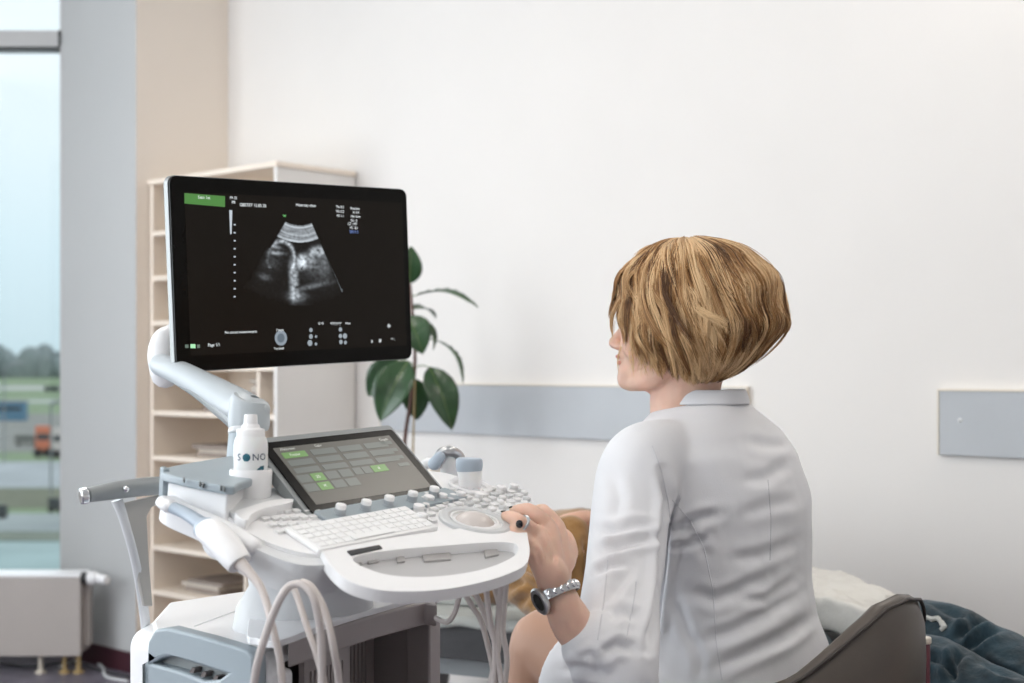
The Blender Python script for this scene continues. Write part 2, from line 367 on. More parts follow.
# bookcase
A = P(277, 366, 4.715); A.z = 0
frB = Frame(A, -db, V(0, 0, 1))            # U left along the front, N towards ...
sB = 1 if frB.N.dot(nb) > 0 else -1        # into the wall
SW, SH, SD, TH = .735, P(277, 161, 4.715).z, .345, .018
bk = empty('bookcase', A-db*SW/2+nb*SD/2, 'tall cream open bookcase standing in the corner behind the monitor', 'bookcase')
def bbox(u0, u1, z0, z1, d0, d1):
    n0, n1 = sorted((d0*sB, d1*sB)); return (frB, u0, u1, z0, z1, n0, n1)
for u0, u1 in ((0, TH), (SW-TH, SW)): MB().box(*bbox(u0, u1, 0, SH-TH, 0, SD)).build('side_panel', M_cream if u0 else mat('shelf_side', (.80, .77, .74), .5, var=.01), bk, bevel=.002)
MB().box(*bbox(-.006, SW+.006, SH-TH, SH, -.008, SD)).build('top_panel', M_cream, bk, bevel=.002)
MB().box(*bbox(TH, SW-TH, 0, SH-TH, SD-.006, SD)).build('back_panel', M_cream, bk, bevel=.001)
MB().box(*bbox(TH, SW-TH, 0, .06, .01, .03)).build('plinth', M_cream, bk, bevel=.001)
SZ = [1.775-.1635*k for k in range(1, 11)]
for z in SZ: MB().box(*bbox(TH, SW-TH, z-TH, z, .0, SD-.006)).build('shelf', M_cream, bk, bevel=.002)
MB().box(*bbox(.17, .185, SZ[8], SZ[5]-TH, .005, SD-.01)).box(*bbox(.10, .115, SZ[5]+.0, SZ[3]-TH, .005, SD-.01)).build('divider', M_cream, bk, bevel=.001)
def stack(u0, u1, z, n, label, d=.06, m=M_paper, th=.016):
    t = empty('paper_stack', frB.pt((u0+u1)/2, z, (d+.1)*sB), label, 'papers', 'papers and folders on the bookcase')
    zz = z
    for k in range(n):
        h = th*random.uniform(.6, 1.3); j = random.uniform(-.012, .012)
        MB().box(*bbox(u0+j, u1+j+random.uniform(-.02, 0), zz, zz+h, d+random.uniform(0, .02), d+.2)).build('folder', m if k % 2 else M_paper2, t, bevel=.001); zz += h+.0004
stack(.03, .24, SZ[4], 8, 'thick pile of folders on the shelf just under the monitor', th=.016)
stack(.02, .095, SZ[5], 7, 'narrow pile of papers behind the gel bottle nozzle', th=.014)
stack(.30, .52, SZ[4], 1, 'thin stack of papers behind the monitor arm', m=M_paper2, th=.014)
stack(.33, .56, SZ[5], 3, 'low stack of papers on the shelf left of the gel bottle', th=.014)
stack(.22, .42, SZ[7], 4, 'dark folders on the low shelf behind the probe', m=M_paper2, th=.018)
stack(.40, .62, SZ[8], 3, 'papers on the lowest visible bookcase shelf', th=.016)

# ------------------------------------------------------------------ rubber plant
t = empty('rubber_plant', V(P(404, 440, 4.3).x, 4.3, 0), 'tall rubber plant with big dark leaves between monitor and wall', 'plant')
px0 = ORG[t.name]
fpot = Frame(px0, V(1, 0, 0), V(0, 1, 0))
MB().lathe(fpot, [(.10, 0), (.115, .02), (.145, .24), (.15, .25), (.15, .275), (.138, .275), (.134, .24), (.05, .235)]).build('pot', M_pot, t)
MB().lathe(fpot, [(.133, .235), (.133, .245), (.06, .252), (.01, .254)]).build('soil', M_soil, t)
SD_ = 4.3
stem = [px0+V(0, 0, .24), P(402, 520, SD_), P(405, 440, SD_), P(411, 400, SD_), P(415, 360, SD_), P(412, 310, SD_), P(408, 262, SD_)]
MB().tube(stem, [.009, .008, .006, .006, .005, .005, .003], 10, smooth=6).build('stem', M_stem, t)
MB().tube([px0+V(.01, -.01, .24), P(415, 380, SD_-.03)], .003, 8).build('support_cane', M_stick, t)
def leaf(base, tip, w, dB=0, dT=0, face=(0, -1, .2), droop=.1, name='leaf', att=None):
    b = P(base[0], base[1], SD_+dB); e = P(tip[0], tip[1], SD_+dT); ax = e-b; L = ax.length; ax.normalize()
    f = Vector(face); f = (f-ax*f.dot(ax)).normalized(); side = ax.cross(f); wm = w; nu, nv = 14, 8; vs = []
    for i in range(nu+1):
        s_ = i/nu; wid = wm*.5*(math.sin(math.pi*s_**.85)**.75)*(1-.12*s_) if 0 < s_ < 1 else .0008
        c = b+ax*L*s_+f*(droop*L*math.sin(math.pi*s_))
        for j in range(-nv//2, nv//2+1):
            q = j/(nv/2); vs.append(c+side*wid*q-f*(-abs(q)**1.3*wid*.28)+f*.002*math.sin(s_*40+abs(q)*3)*abs(q))
    n1 = nv+1; fs = [(i*n1+j, i*n1+j+1, (i+1)*n1+j+1, (i+1)*n1+j) for i in range(nu) for j in range(nv)]
    mb = MB(); mb.add(vs, fs); o = mb.build(name, M_leaf, t, angle=80)
    so = o.modifiers.new('so', 'SOLIDIFY'); so.thickness = .0012; so.offset = 0
    v = MB().tube([b+ax*L*s_+f*(droop*L*math.sin(math.pi*s_))+f*.0012 for s_ in [k/10 for k in range(11)]], [.0018-.0013*k/10 for k in range(11)], 6).build('vein', M_vein, o)
    if att is not None: MB().tube([P(att[0], att[1], SD_), (P(att[0], att[1], SD_)+b)/2+V(0, 0, .006), b], .0018, 6, smooth=4).build('leaf_stalk', M_vein, o)
leaf((409, 284), (411, 246), .075, 0, -.02, (.2, -1, .1), .1, att=(410, 292))
leaf((415, 296), (478, 307), .055, 0, -.12, (.10, -.25, 1), .12, att=(411, 299))
leaf((411, 309), (436, 318), .05, 0, .1, (.1, -.4, 1), .12, att=(411, 312))
leaf((408, 316), (423, 354), .105, -.03, -.06, (.1, -1, .3), .12, att=(412, 320))
leaf((428, 322), (433, 350), .03, 0, .05, (.9, -.6, .1), .12, att=(413, 318))
leaf((434, 339), (463, 383), .045, 0, -.05, (.8, -.25, .6), .16, att=(414, 345))
leaf((398, 360), (368, 396), .10, .02, .04, (-.1, -1, .3), .1, att=(414, 365))
leaf((408, 361), (380, 421), .125, -.05, -.10, (-.2, -1, .2), .1, att=(413, 370))
leaf((414, 378), (417, 420), .09, .05, .05, (.1, -1, .1), .1, att=(412, 378))
leaf((429, 367), (452, 430), .105, -.02, -.06, (.35, -1, .15), .12, att=(414, 368))
leaf((396, 372), (378, 352), .05, .05, .1, (0, -1, .5), .1, att=(410, 380))
# ------------------------------------------------------------------ ultrasound machine
ph, tt, rr = math.radians(50), math.radians(16), math.radians(2)
r0 = V(math.cos(ph), math.sin(ph), 0); f0 = V(math.sin(ph), -math.cos(ph), 0)
Rv = r0*math.cos(rr)+V(0, 0, math.sin(rr)); Fv = f0*math.cos(tt)-V(0, 0, math.sin(tt))
FC = Frame(P(360, 530, 1.68), Rv, -Fv)       # console plane: U right, V away from the user, N up
um = empty('ultrasound_machine', V(-.30, 1.95, 0), 'white ultrasound machine on a cart with monitor and touch screen', 'ultrasound machine')
def cpx(pts, h=0): return [FC.on(x, y, h) for x, y in pts]
def deck(name, pix, t0, t1, m, holes=(), bevel=.004, k=5, hh=0, seg=4, sm=True, parent=um):
    o_ = cpx(pix, hh); o_ = smooth2d(o_, k) if sm else o_
    return MB().prism(FC, o_, t0, t1, holes=holes).build(name, m, parent, bevel=bevel, seg=seg)
# main deck
deck('console_deck', [(222, 500), (212, 512), (230, 530), (262, 548), (300, 561), (335, 560), (360, 552), (440, 542), (505, 536), (533, 526), (538, 505), (515, 489), (480, 482), (440, 470), (392, 470), (330, 480), (268, 488)], -.040, -.004, M_offw, bevel=.009, seg=5)
deck('console_top', [(228, 500), (220, 510), (238, 526), (268, 542), (300, 552), (330, 554), (360, 549), (440, 538), (508, 531), (531, 518), (530, 503), (512, 490), (480, 484), (440, 472), (392, 472), (330, 480), (270, 488)], -.006, .0, M_white, bevel=.002, seg=3)
# palm rest with the crescent grip
cres = smooth2d(cpx([(352, 562), (385, 554), (440, 549), (500, 545), (517, 549), (512, 560), (480, 573), (430, 580), (382, 577)]), 5)
deck('palm_rest', [(322, 556), (318, 548), (360, 545), (440, 534), (515, 526), (528, 545), (526, 566), (505, 578), (470, 588), (430, 594), (385, 594), (352, 586), (333, 572)], -.010, .004, M_white, holes=[cres], bevel=.005, seg=4)
deck('grip_recess', [(348, 563), (385, 551), (440, 546), (500, 543), (521, 548), (514, 562), (480, 576), (430, 581), (380, 578)], -.014, -.008, M_recess, bevel=.001)
mb = MB()
for q in ([(344, 549), (350, 546.5), (352, 549), (345, 552)], [(366, 560), (378, 557), (379, 562), (368, 564)], [(422, 555), (450, 552), (451, 560), (424, 562)], [(484, 551), (497, 549), (499, 555), (485, 558)], [(352, 565), (361, 561), (362, 565), (354, 567)], [(396, 557), (404, 556), (405, 562), (397, 563)]):
    if q[0][0] == 344: continue
    MB().prism(FC, cpx(q, -.007), -.0085, -.0055).build('grip_pad', mat('grip_pad_grey', (.40, .385, .38), .5, var=.05), um, bevel=.001)
MB().prism(FC, cpx([(347, 552), (379, 546), (382, 549), (351, 556)], .004), .004, .0055).build('indicator_strip', M_blackm, um)
# keyboard
kb = deck('keyboard', [(283, 532), (405, 510), (438, 531), (318, 555)], .000, .006, M_white2, sm=False, bevel=.002)
kq = cpx([(283, 532), (405, 510), (438, 531), (318, 555)]); mb = MB()
def bil(q, a, b): return tuple((1-a)*(1-b)*q[0][i]+a*(1-b)*q[1][i]+a*b*q[2][i]+(1-a)*b*q[3][i] for i in (0, 1))
for j in range(5):
    for i in range(14):
        a0, a1 = .03+i*.0675, .03+i*.0675+.060; b0, b1 = .05+j*.18, .05+j*.18+.155
        if j == 4 and 3 < i < 9: continue
        mb.prism(FC, [bil(kq, a0, b0), bil(kq, a1, b0), bil(kq, a1, b1), bil(kq, a0, b1)], .006, .0072)
mb.prism(FC, [bil(kq, .03+4*.0675, .77), bil(kq, .03+9*.0675-.007, .77), bil(kq, .03+9*.0675-.007, .925), bil(kq, .03+4*.0675, .925)], .006, .0083)
mb.build('keys', M_white2, kb, bevel=.0007, seg=2)
# left wing: recess, walls, button cluster
deck('left_wing_tray', [(228, 500), (224, 512), (240, 520), (262, 512), (290, 505), (286, 496), (262, 493)], .0, .006, M_offw, bevel=.003)
deck('left_wing_rim', [(238, 527), (234, 521), (245, 517), (268, 510), (290, 508), (288, 512), (262, 518), (250, 524), (246, 530)], .0, .012, M_white, bevel=.004)
mb = MB()
for a in range(7):
    for b in range(4):
        x = 258+a*9.5+b*7; y = 514+b*6.3-a*.4+a*1.4*0
        if x > 325: continue
        u, v = FC.on(x, y); mb.prism(FC, rrect(u-.0048, u+.0048, v-.0042, v+.0042, .0015, 3), .0, .0035)
mb.build('left_buttons', M_key, um, bevel=.0008, seg=2)
# control buttons on the right
cu, cv = FC.on(475, 523)
for a in range(16):
    for b in range(11):
        u = .078+a*.0168; v = .062-b*.0148+(.004 if a % 2 else 0); w = FC.pt(u, v); pxx = 512+FP*w.x/w.y; pyy = HY-FP*(w.z-CZ)/w.y
        if math.hypot((u-cu)/.058, (v-cv)/.052) < 1 or not (405 < pxx < 527) or pyy < 489 or pyy > 534: continue
        if pxx < 470 and pyy > 506+(pxx-405)*.72: continue
        if pyy > 530 or (pxx > 512 and pyy > 516): continue
        tgt = MB(); silver = (a*7+b*3) % 5 == 0
        if (a+b) % 3: tgt.prism(FC, rrect(u-.006, u+.006, v-.0048, v+.0048, .002, 3), .0, .0042)
        else: tgt.lathe(Frame(FC.pt(u, v), FC.U, FC.V), [(.0055, 0), (.0055, .004), (.0042, .0055), (.001, .0055)], 14)
        tgt.build('control_button', M_keyd if silver else M_key, um, bevel=.0008, seg=2)
# trackball
fb = Frame(FC.pt(cu, cv), FC.U, FC.V)
MB().lathe(fb, [(.047, 0), (.047, .004), (.044, .006), (.036, .0055), (.033, .003), (.031, .001)], 44).build('trackball_ring', M_keyd, um)
MB().lathe(fb, [(.033, .001), (.033, .0045), (.0295, .005), (.0285, .003), (.02, .0015)], 44).build('inner_ring', M_key, um)
MB().ell(fb.pt(0, 0, -.006), (.028, .028, .020), (fb.U, fb.V, fb.N), 36, 18).build('trackball', mat('trackball_ivory', (.66, .60, .57), .25, var=.03), um)
# knobs
def knob(px, py, r=.0066, h=.0135, top=M_white, side=M_kside, base=0.0, nm='knob'):
    u, v = FC.on(px, py); f = Frame(FC.pt(u, v, base), FC.U, FC.V)
    k = MB().lathe(f, [(r*1.12, 0), (r*1.12, h*.18), (r, h*.2), (r*.97, h*.62), (r*.9, h*.66), (r*.3, h*.66)], 24).build(nm, side, um)
    MB().lathe(f, [(r*.99, h*.6), (r*1.0, h*.92), (r*.9, h), (r*.2, h*1.0)], 24).build('knob_cap', top, k)
for x, y in ((339, 518), (364.5, 513.5), (387.5, 509), (411, 504.5), (432.5, 499.5)): knob(x, y, base=.004)
for x, y, r in ((418, 512, .009), (428, 503, .009), (442, 501, .0075), (460, 499, .008), (478, 500, .0075), (500, 493, .008), (513, 491, .008), (421, 521, .008)): knob(x, y, r*.8, .009, M_white, M_key, .001)
# touch screen
tp = FC.pt(*FC.on(313.5, 515)); br = FC.pt(*FC.on(445, 493.5))
bb = FC.V-(br-tp).normalized()*FC.V.dot((br-tp).normalized()); bb.normalize(); uu = (br-tp).normalized(); n0 = uu.cross(bb)
FT = Frame(tp, uu, bb*math.cos(math.radians(25))+n0*math.sin(math.radians(25)))
TW, TH_ = .235, .125
MB().prism(FT, rrect(-.008, TW+.006, -.022, TH_+.010, .006), -.016, -.001).build('touch_panel_housing', M_grey, um, bevel=.003)
deck('knob_strip', [(313, 515), (445, 491), (468, 500), (334, 528)], -.002, .005, M_blueg, sm=False, bevel=.002)
MB().prism(FT, rrect(0, TW, 0, TH_, .004), -.001, .001).build('touch_panel_glass', M_black, um)
ts = MB().prism(FT, rrect(.014, TW-.014, .014, TH_-.011, .001, 2), .001, .0013).build('touch_display', mat('touch_display_glow', (.02, .02, .018), .32, emit=(.10, .095, .08), estr=.55), um)
def quadT(px4, m, nm, h=.0014, par=ts):
    mb.prism(FT, [FT.on(x, y, h) for x, y in px4], h, h+.0002)
mb = MB(); R_ = lambda u0, u1, v0, v1: mb.prism(FT, rrect(u0, u1, v0, v1, .0008, 2), .0014, .0017)
uw, vw = TW-.028, TH_-.025
def tcell(a0, a1, b0, b1): R_(.014+uw*a0, .014+uw*a1, .014+vw*b0, .014+vw*b1)
for a0, a1, b0, b1 in ((.03, .22, .80, .90), (.12, .22, .37, .50), (.12, .22, .21, .34), (.63, .76, .38, .50)):
    mb = MB(); tcell(a0, a1, b0, b1); mb.build('green_touch_button', mat('touch_green', (.02, .05, .02), .3, emit=(.13, .27, .07), estr=.75), ts)
mb = MB()
for row, (b0, b1) in enumerate(((.80, .90), (.66, .76), (.53, .62))):
    for c in range(1 if row == 0 else 0, 4):
        if c*.22+.03 < .85: tcell(.03+c*.23, .03+c*.23+.20, b0, b1)
for row, (b0, b1) in enumerate(((.37, .50), (.21, .34))):
    for a0 in (.01, .235, .35): tcell(a0, a0+.1, b0, b1)
for a0 in (.47, .55): tcell(a0, a0+.07, .38, .50)
for b0 in (.84, .70, .56, .42): tcell(.87, .97, b0, b0+.06)
mb.build('grey_touch_buttons', mat('touch_grey', (.03, .035, .035), .3, emit=(.11, .125, .115), estr=.75), ts)
mb = MB()
for s_, a, b in (('Abdomen', .10, .955), ('Freeze', .125, .85), ('Gain', .35, .955), ('2D', .17, .435), ('M', .17, .275), ('B', .69, .44), ('Depth', .92, .93)):
    vs, fs_ = text_verts(s_, .0062); mb.add([FT.pt(.014+uw*a+x, .014+vw*b+y, .0018) for x, y in vs], fs_)
mb.build('touch_text', mat('touch_text_glow', (.2, .2, .2), .4, emit=(.5, .52, .48), estr=.8), ts)

# side probe holder left: horizontal arm + holder ring
def bez(pts, r, m, name, par, seg=14, k=6, flat=1, label=None): return MB().tube(pts, r, seg, smooth=k, flat=flat, round_ends=True).build(name, m, par, label=label)
bez([P(163, 502, 1.69), P(200, 518, 1.635), P(232, 534, 1.595), P(254, 546, 1.575)], [.008, .010, .011, .009], M_white, 'holder_arm', um)
o = bez([P(207, 524, 1.60), P(206, 545, 1.59), P(216, 556, 1.575), P(232, 556, 1.565), P(242, 550, 1.565)], [.004]*5, M_offw, 'holder_hook', um)
deck('holder_block', [(166, 500), (170, 492), (232, 498), (236, 512), (222, 524), (196, 514)], -.03, -.004, M_white, bevel=.006, hh=0)
# rear deck with grey cover
fz_ = Frame(V(0, 0, .985), V(1, 0, 0), V(0, 1, 0))
def zpx(fr_, pts): return [fr_.on(x, y) for x, y in pts]
def PD(px, py, z):
    d = ray(px, py); return V(0, 0, CZ)+d*((z-CZ)/d.z)
cov = [(166, 469, 1.72), (232, 485, 1.62), (262, 472, 1.74), (236, 458, 1.9)]
q3 = [P(*c) for c in cov]; FG = Frame(q3[0], q3[1]-q3[0], q3[3]-q3[0]); 
cq = [FG.on(x, y) for x, y in ((164, 468), (170, 475), (228, 486), (240, 483), (266, 472), (262, 464), (240, 455), (205, 460))]
MB().prism(FG, smooth2d(cq, 3), -.010, .0).build('rear_cover', M_blueg, um, bevel=.003)
cq2 = [FG.on(x, y) for x, y in ((168, 472), (229, 484), (262, 471), (236, 458), (200, 462))]
MB().prism(FG, cq2, -.060, -.009).build('rear_housing', M_white, um, bevel=.006)
fside = Frame(P(164, 468, 1.70), P(229, 485, 1.60)-P(164, 468, 1.70), V(0, 0, -1))
MB().prism(fside, [(-.003, -.002), (.006, .0), (.006, .035), (-.003, .035)], -.004, .004).build('cover_edge', M_blueg, um, bevel=.002)
mb = MB()
for x, y in ((184, 475), (200, 479), (203, 480.5), (221, 483), (224, 484)):
    p = P(x, y+5, 1.64-(x-180)*.0007); mb.ell(p, (.0011, .004, .0035))
mb.build('socket_marks', M_grey, um)
# gel bottle holder
bu, bv = FC.on(250.5, 497); fb2 = Frame(FC.pt(bu, bv, .002), FC.U, FC.V)
fb2 = Frame(fb2.o, V(1, 0, 0), V(0, 1, 0))
MB().lathe(fb2, [(.022, -.01), (.0245, -.004), (.0258, .030), (.0248, .032), (.0235, .031), (.022, .002), (.002, .001)], 40).build('bottle_holder', M_white, um)
# rear handle with strut and side plate
ha, hb_ = P(86, 495.5, 1.74), P(170, 485, 1.86)
MB().tube([ha, (ha*2+hb_)/3+V(0, 0, .002), (ha+hb_*2)/3+V(0, 0, .002), hb_], [.0095, .012, .0125, .0125], 20, flat=.95).build('handle_bar', M_grey, um, bevel=.001)
MB().tube([P(80, 496.5, 1.735), P(88, 495.2, 1.74)], .0102, 20).build('handle_cap', M_chrome, um, bevel=.002, label='chrome end cap')
MB().ell(P(126, 489, 1.775), (.004, .003, .004)).build('handle_screw', M_chrome, um)
MB().tube([P(117, 500, 1.80), P(124, 520, 1.805), P(135, 560, 1.82), P(143, 604, 1.86), P(147, 640, 1.90)], [.0075, .006, .0058, .0065, .0065], 12, smooth=5).build('handle_strut', M_offw, um)
sp = [P(120, 503, 1.805), P(166, 492, 1.87), P(166, 500, 1.87), P(147, 507, 1.85), P(144, 515, 1.845), P(147, 560, 1.86), P(150, 612, 1.9), P(143, 612, 1.87), P(135, 560, 1.83)]
fsp = Frame(sp[0], sp[1]-sp[0], V(0, 0, 1)); MB().prism(fsp, [fsp.on(*q) for q in ((120, 503), (164, 493), (164, 501), (149, 507), (144, 516), (146, 560), (150, 606), (142, 606), (133, 560))], .0, .006).build('handle_side_plate', mat('plate_warm_grey', (.42, .40, .37), .5, var=.03), um, bevel=.002)

# column and swing arm
MB().tube([P(246, 478, 1.90), P(245, 462, 1.94), P(246, 435, 1.96), P(249, 420, 1.965)], [.030, .0255, .0235, .023], 28, smooth=4).build('arm_column', M_blueg, um)
MB().tube([P(246, 437, 1.957), P(247, 431, 1.96)], [.0250, .0255], 28).build('column_collar', M_offw, um, bevel=.002)
arm = [P(256, 410, 1.965), P(247, 410, 1.97), P(232, 402, 2.02), P(205, 386, 2.12), P(180, 373, 2.22), P(162, 365, 2.28)]
MB().tube(arm, [.020, .027, .0275, .0235, .022, .021], 24, smooth=6, flat=.85, round_ends=True).build('swing_arm', M_armg, um)
MB().tube([P(249, 430, 1.965), P(249, 424, 1.965), P(249, 404, 1.968), P(250, 399, 1.968)], [.0265, .0285, .0280, .024], 28, smooth=3).build('arm_hub', M_armg, um)
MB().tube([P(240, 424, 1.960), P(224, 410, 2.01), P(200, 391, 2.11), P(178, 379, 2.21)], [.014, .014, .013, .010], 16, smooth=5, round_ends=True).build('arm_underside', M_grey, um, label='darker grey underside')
MB().tube([P(165, 374, 2.30), P(164, 355, 2.305), P(166, 340, 2.31), P(172, 332, 2.315)], [.023, .026, .022, .014], 24, smooth=5, round_ends=True).build('arm_joint', M_white, um)
MB().tube([P(170, 350, 2.33), P(230, 300, 2.38), P(285, 275, 2.42)], [.02, .022, .03], 16, smooth=4).build('monitor_bracket', M_offw, um)

# monitor
TLp, BLp, TRp, BRp = P(177.0, 176, 2.21), P(177.0, 372, 2.21), P(413.5, 194, 2.573), P(412, 358.5, 2.573)
FM = Frame(BLp, BRp-BLp, TLp-BLp); MWd = (BRp-BLp).length; MH = (TLp-BLp).length
mon = MB().prism(FM, rrect(0, MWd, 0, MH, .013, 7), -.016, .0).build('monitor', M_black, um, bevel=.0015)
MB().prism(FM, rrect(-.0012, MWd+.0012, -.0012, MH+.0012, .014, 7), -.015, -.004).build('monitor_rim', M_rimd, mon, bevel=.001, label='silver edge of the monitor')
MB().prism(FM, rrect(.07, MWd-.05, .05, MH-.05, .03, 7), -.045, -.014).build('monitor_back', M_offw, mon, bevel=.008)
def mon_uv(px, py): return FM.on(px, py)
d0, d1, d2, d3 = mon_uv(183, 193), mon_uv(401, 206), mon_uv(401, 348), mon_uv(183, 353)
scr = MB().prism(FM, [(.026, .024), (MWd-.012, .024), (MWd-.012, MH-.024), (.026, MH-.024)], .0, .0004).build('screen', mat('screen_dark_glow', (.003, .0025, .002), .25, spec=.1, emit=(.0062, .0048, .0038), estr=1), mon)
def glow(name, col, s_=1): return mat('glow_'+name, (.01, .01, .01), .4, emit=col, estr=s_)
def scrbox(pts, h=.0007): mb.prism(FM, [FM.on(x, y, h) for x, y in pts], h-.0002, h)
mb = MB(); scrbox([(184.5, 193), (225, 196.2), (225, 207), (184.5, 203.5)]); mb.build('green_status_bar', glow('green', (.055, .19, .035)), scr)
def stext(s_, px, py, hpx, m, name, sx=1.0):
    u, v = FM.on(px, py, .0009); vs, fs_ = text_verts(s_, hpx*1.22*2.35/FP)
    tm.add([FM.pt(u+x*sx, v+y, .0009) for x, y in vs], fs_)
tm = MB()
for s_, x, y, h in (('Scan 1st', 204, 197.5, 3.4), ('FR 32', 233.5, 198, 3), ('MI', 233.5, 202.4, 3.4), ('OBSTET 12.05.20', 253, 205.4, 3.6), ('Maternity clinic', 306, 205.4, 3.4),
                    ('TIs 0.2', 340, 207, 3.2), ('TIb 0.2', 340, 211.5, 3.2), ('MI 1.1', 340.5, 216, 3.2), ('Routine', 355, 208.5, 3.2), ('H 4.4', 356, 212.5, 3.2), ('Har-low', 355.5, 216.5, 3.2), ('Gn -5', 354, 220.5, 3.2), ('C7 / M7', 352.5, 224, 3.2), ('P2 / E1', 354, 228, 3.2),
                    ('No stored measurements', 241, 332, 3.0), ('Page 1/1', 214, 345, 3.4), ('Freeze', 280, 330, 2.8), ('Trackball', 279, 348.5, 2.8),
                    ('o o', 321, 323, 4), ('=|=|=|=|=', 336, 323.3, 3.2), ('Meas', 348, 323.3, 2.8), ('*', 389, 328, 9), ('x', 372, 341, 5), ('#', 380, 340.5, 5), ('= :', 393, 339, 4)): 
    tm = MB(); stext(s_, x, y, h, None, ''); tm.build('screen_text', glow('white', (.85, .90, .92)), scr)
tm = MB()
for s_, x, y, h in (('SRI II 3', 354, 232, 3.4),): stext(s_, x, y, h, None, '')
tm.build('blue_text', glow('blue', (.15, .25, .6)), scr)
tm = MB(); stext('GE'.replace('GE', 'w'), 284.5, 215.5, 5, None, ''); tm.build('probe_mark', glow('gmark', (.15, .5, .15)), scr)
# grey scale bar and depth dots
mb = MB(); scrbox([(229.3, 210), (232.3, 210.3), (231.6, 234), (230.2, 234)]); 
for k, y in enumerate(range(224, 304, 8)): scrbox([(233.8, y), (235.6, y), (235.6, y+1.4), (233.8, y+1.4)])
mb.build('scale_marks', glow('scale', (.45, .5, .55)), scr)
mb = MB(); 
def disc(px, py, rpx, h=.0008, ry=None):
    u, v = FM.on(px, py, h); rr_ = rpx*2.4/FP; mb.lathe(Frame(FM.pt(u, v, h-.0003), FM.U, FM.V), [(rr_*1.25, 0), (rr_*1.25, .0003), (rr_*.1, .0003)], 18)
disc(281, 338, 6.0)
mb.build('trackball_icon', glow('icon', (.22, .26, .30)), scr)
mb = MB(); disc(281, 338, 3.6, .0011); mb.build('icon_centre', glow('icon2', (.09, .12, .15)), scr)
mb = MB()
for x, y, q in ((311, 330, 1.7), (311, 336.5, 1.9), (310, 343, 2.4), (316, 336.5, 1.1), (316, 344, 1.2), (340.5, 329.5, 1.8), (340.5, 336, 1.8), (345, 336, 2.2), (341, 342, 1.8), (345.5, 342.5, 1.5)): mb = MB(); disc(x, y, q); mb.build('button_icon', glow('icon3', (.26, .30, .33)), scr)
mb = MB(); scrbox([(190.5, 344), (195.5, 344.1), (195.5, 348.2), (190.5, 348.2)]); mb.build('battery_icon', glow('batt', (.35, .7, .4)), scr)
mb = MB(); scrbox([(185, 344.5), (188.5, 344.6), (188.5, 348), (185, 348)]); scrbox([(197, 344.5), (200, 344.6), (200, 348), (197, 348)]); mb.build('status_icons', glow('stat', (.10, .14, .11)), scr)
# ultrasound image: fan of grey levels painted per vertex on the display
def fan_val(x, y):       # x, y in photo pixels
    ax, ay = 300.0, 196.5; dx, dy = x-ax, y-ay; rad = math.hypot(dx, dy); an = math.degrees(math.atan2(dx, dy))
    if rad < 29 or rad > 110 or an < -34 or an > 23.8: return 0
    n1 = noise.noise(V(an*.05, rad*.45, 3)); n2 = noise.noise(V(an*.3, rad*.25, 9)); n3 = noise.noise(V(x*.35, y*.35, 4)); n4 = noise.noise(V(x*.9, y*.9, 7))
    def blob(cx, cy, rx, ry, a, p=2, rot=0):
        c_, s_ = math.cos(rot), math.sin(rot); ux = (x-cx)*c_+(y-cy)*s_; uy = -(x-cx)*s_+(y-cy)*c_
        q = (ux/rx)**2+(uy/ry)**2; return a*math.exp(-q**(p/2))
    if rad < 46:
        v = .26+.22*n1+.10*n2+.06*n4; v += .35*math.exp(-((rad-31)/.9)**2)+.18*math.exp(-((rad-39)/1.0)**2)+.25*math.exp(-((rad-44.6)/1.2)**2)
    else:
        v = .004+.006*max(0, n3); f2 = .7+.5*n2+.45*n3+.2*n4; g = 0
        q = math.hypot((x-281)/13.5, (y-259)/18)
        if y < 268: g += .60*math.exp(-((q-1)/.11)**2)*min(1, max(.12, (x-266)/12))
        g += blob(276, 253, 7, 1.7, .40, rot=.1); g += blob(273, 246, 7, 2, .35, rot=.3); g += blob(272, 261, 9, 9, .05); g += blob(265, 277, 6, 3, .11, rot=.3)
        g += blob(302, 262, 5.0, 7.5, .85, 4); g += blob(310, 256, 3.5, 3.5, .35); g += blob(313, 251, 3, 3.5, .45); g += blob(320, 251, 5.5, 5, .60, 3); g += blob(325, 262, 5, 12, .16); g += blob(311, 262, 7, 7, .28)
        g += blob(294, 283, 4.0, 20, .50, 3); g += blob(297, 297, 7, 4, .42); g += blob(291, 268, 2.2, 8, .30); g += blob(313, 286, 16, 2.2, .20, rot=-.22); g += blob(318, 272, 13, 11, .05); g += blob(299, 305, 9, 1.6, .12)
        v += g*max(0, f2)
    edge = min(1, max(0, (an+30.5)/2) if rad < 60 else max(0, (an+34)/6), (23.8-an)/.7, (110-rad)/8); return max(0, v*max(0, edge))
GX, GY = 240, 220; vs = []; cols = []
for j in range(GY+1):
    for i in range(GX+1):
        x = 240+106*i/GX; y = 218+94*j/GY; u, v = FM.on(x, y, .0008); vs.append(FM.pt(u, v, .0008)); cols.append(fan_val(x, y))
fs_ = []
for j in range(GY):
    for i in range(GX):
        a = j*(GX+1)+i; ids = (a, a+1, a+GX+2, a+GX+1)
        if max(cols[q] for q in ids) > .002: fs_.append(ids)
used = sorted({i for f in fs_ for i in f}); remap = {o_: n for n, o_ in enumerate(used)}
me = bpy.data.meshes.new('ultrasound_image'); me.from_pydata([vs[i]-ORG[um.name] for i in used], [], [tuple(remap[i] for i in f) for f in fs_])
ca = me.color_attributes.new('picture', 'FLOAT_COLOR', 'POINT')
ca.data.foreach_set('color', np.array([[.0062+cols[i]*.80, .0048+cols[i]*.88, .0038+cols[i]*.95, 1] for i in used]).ravel())
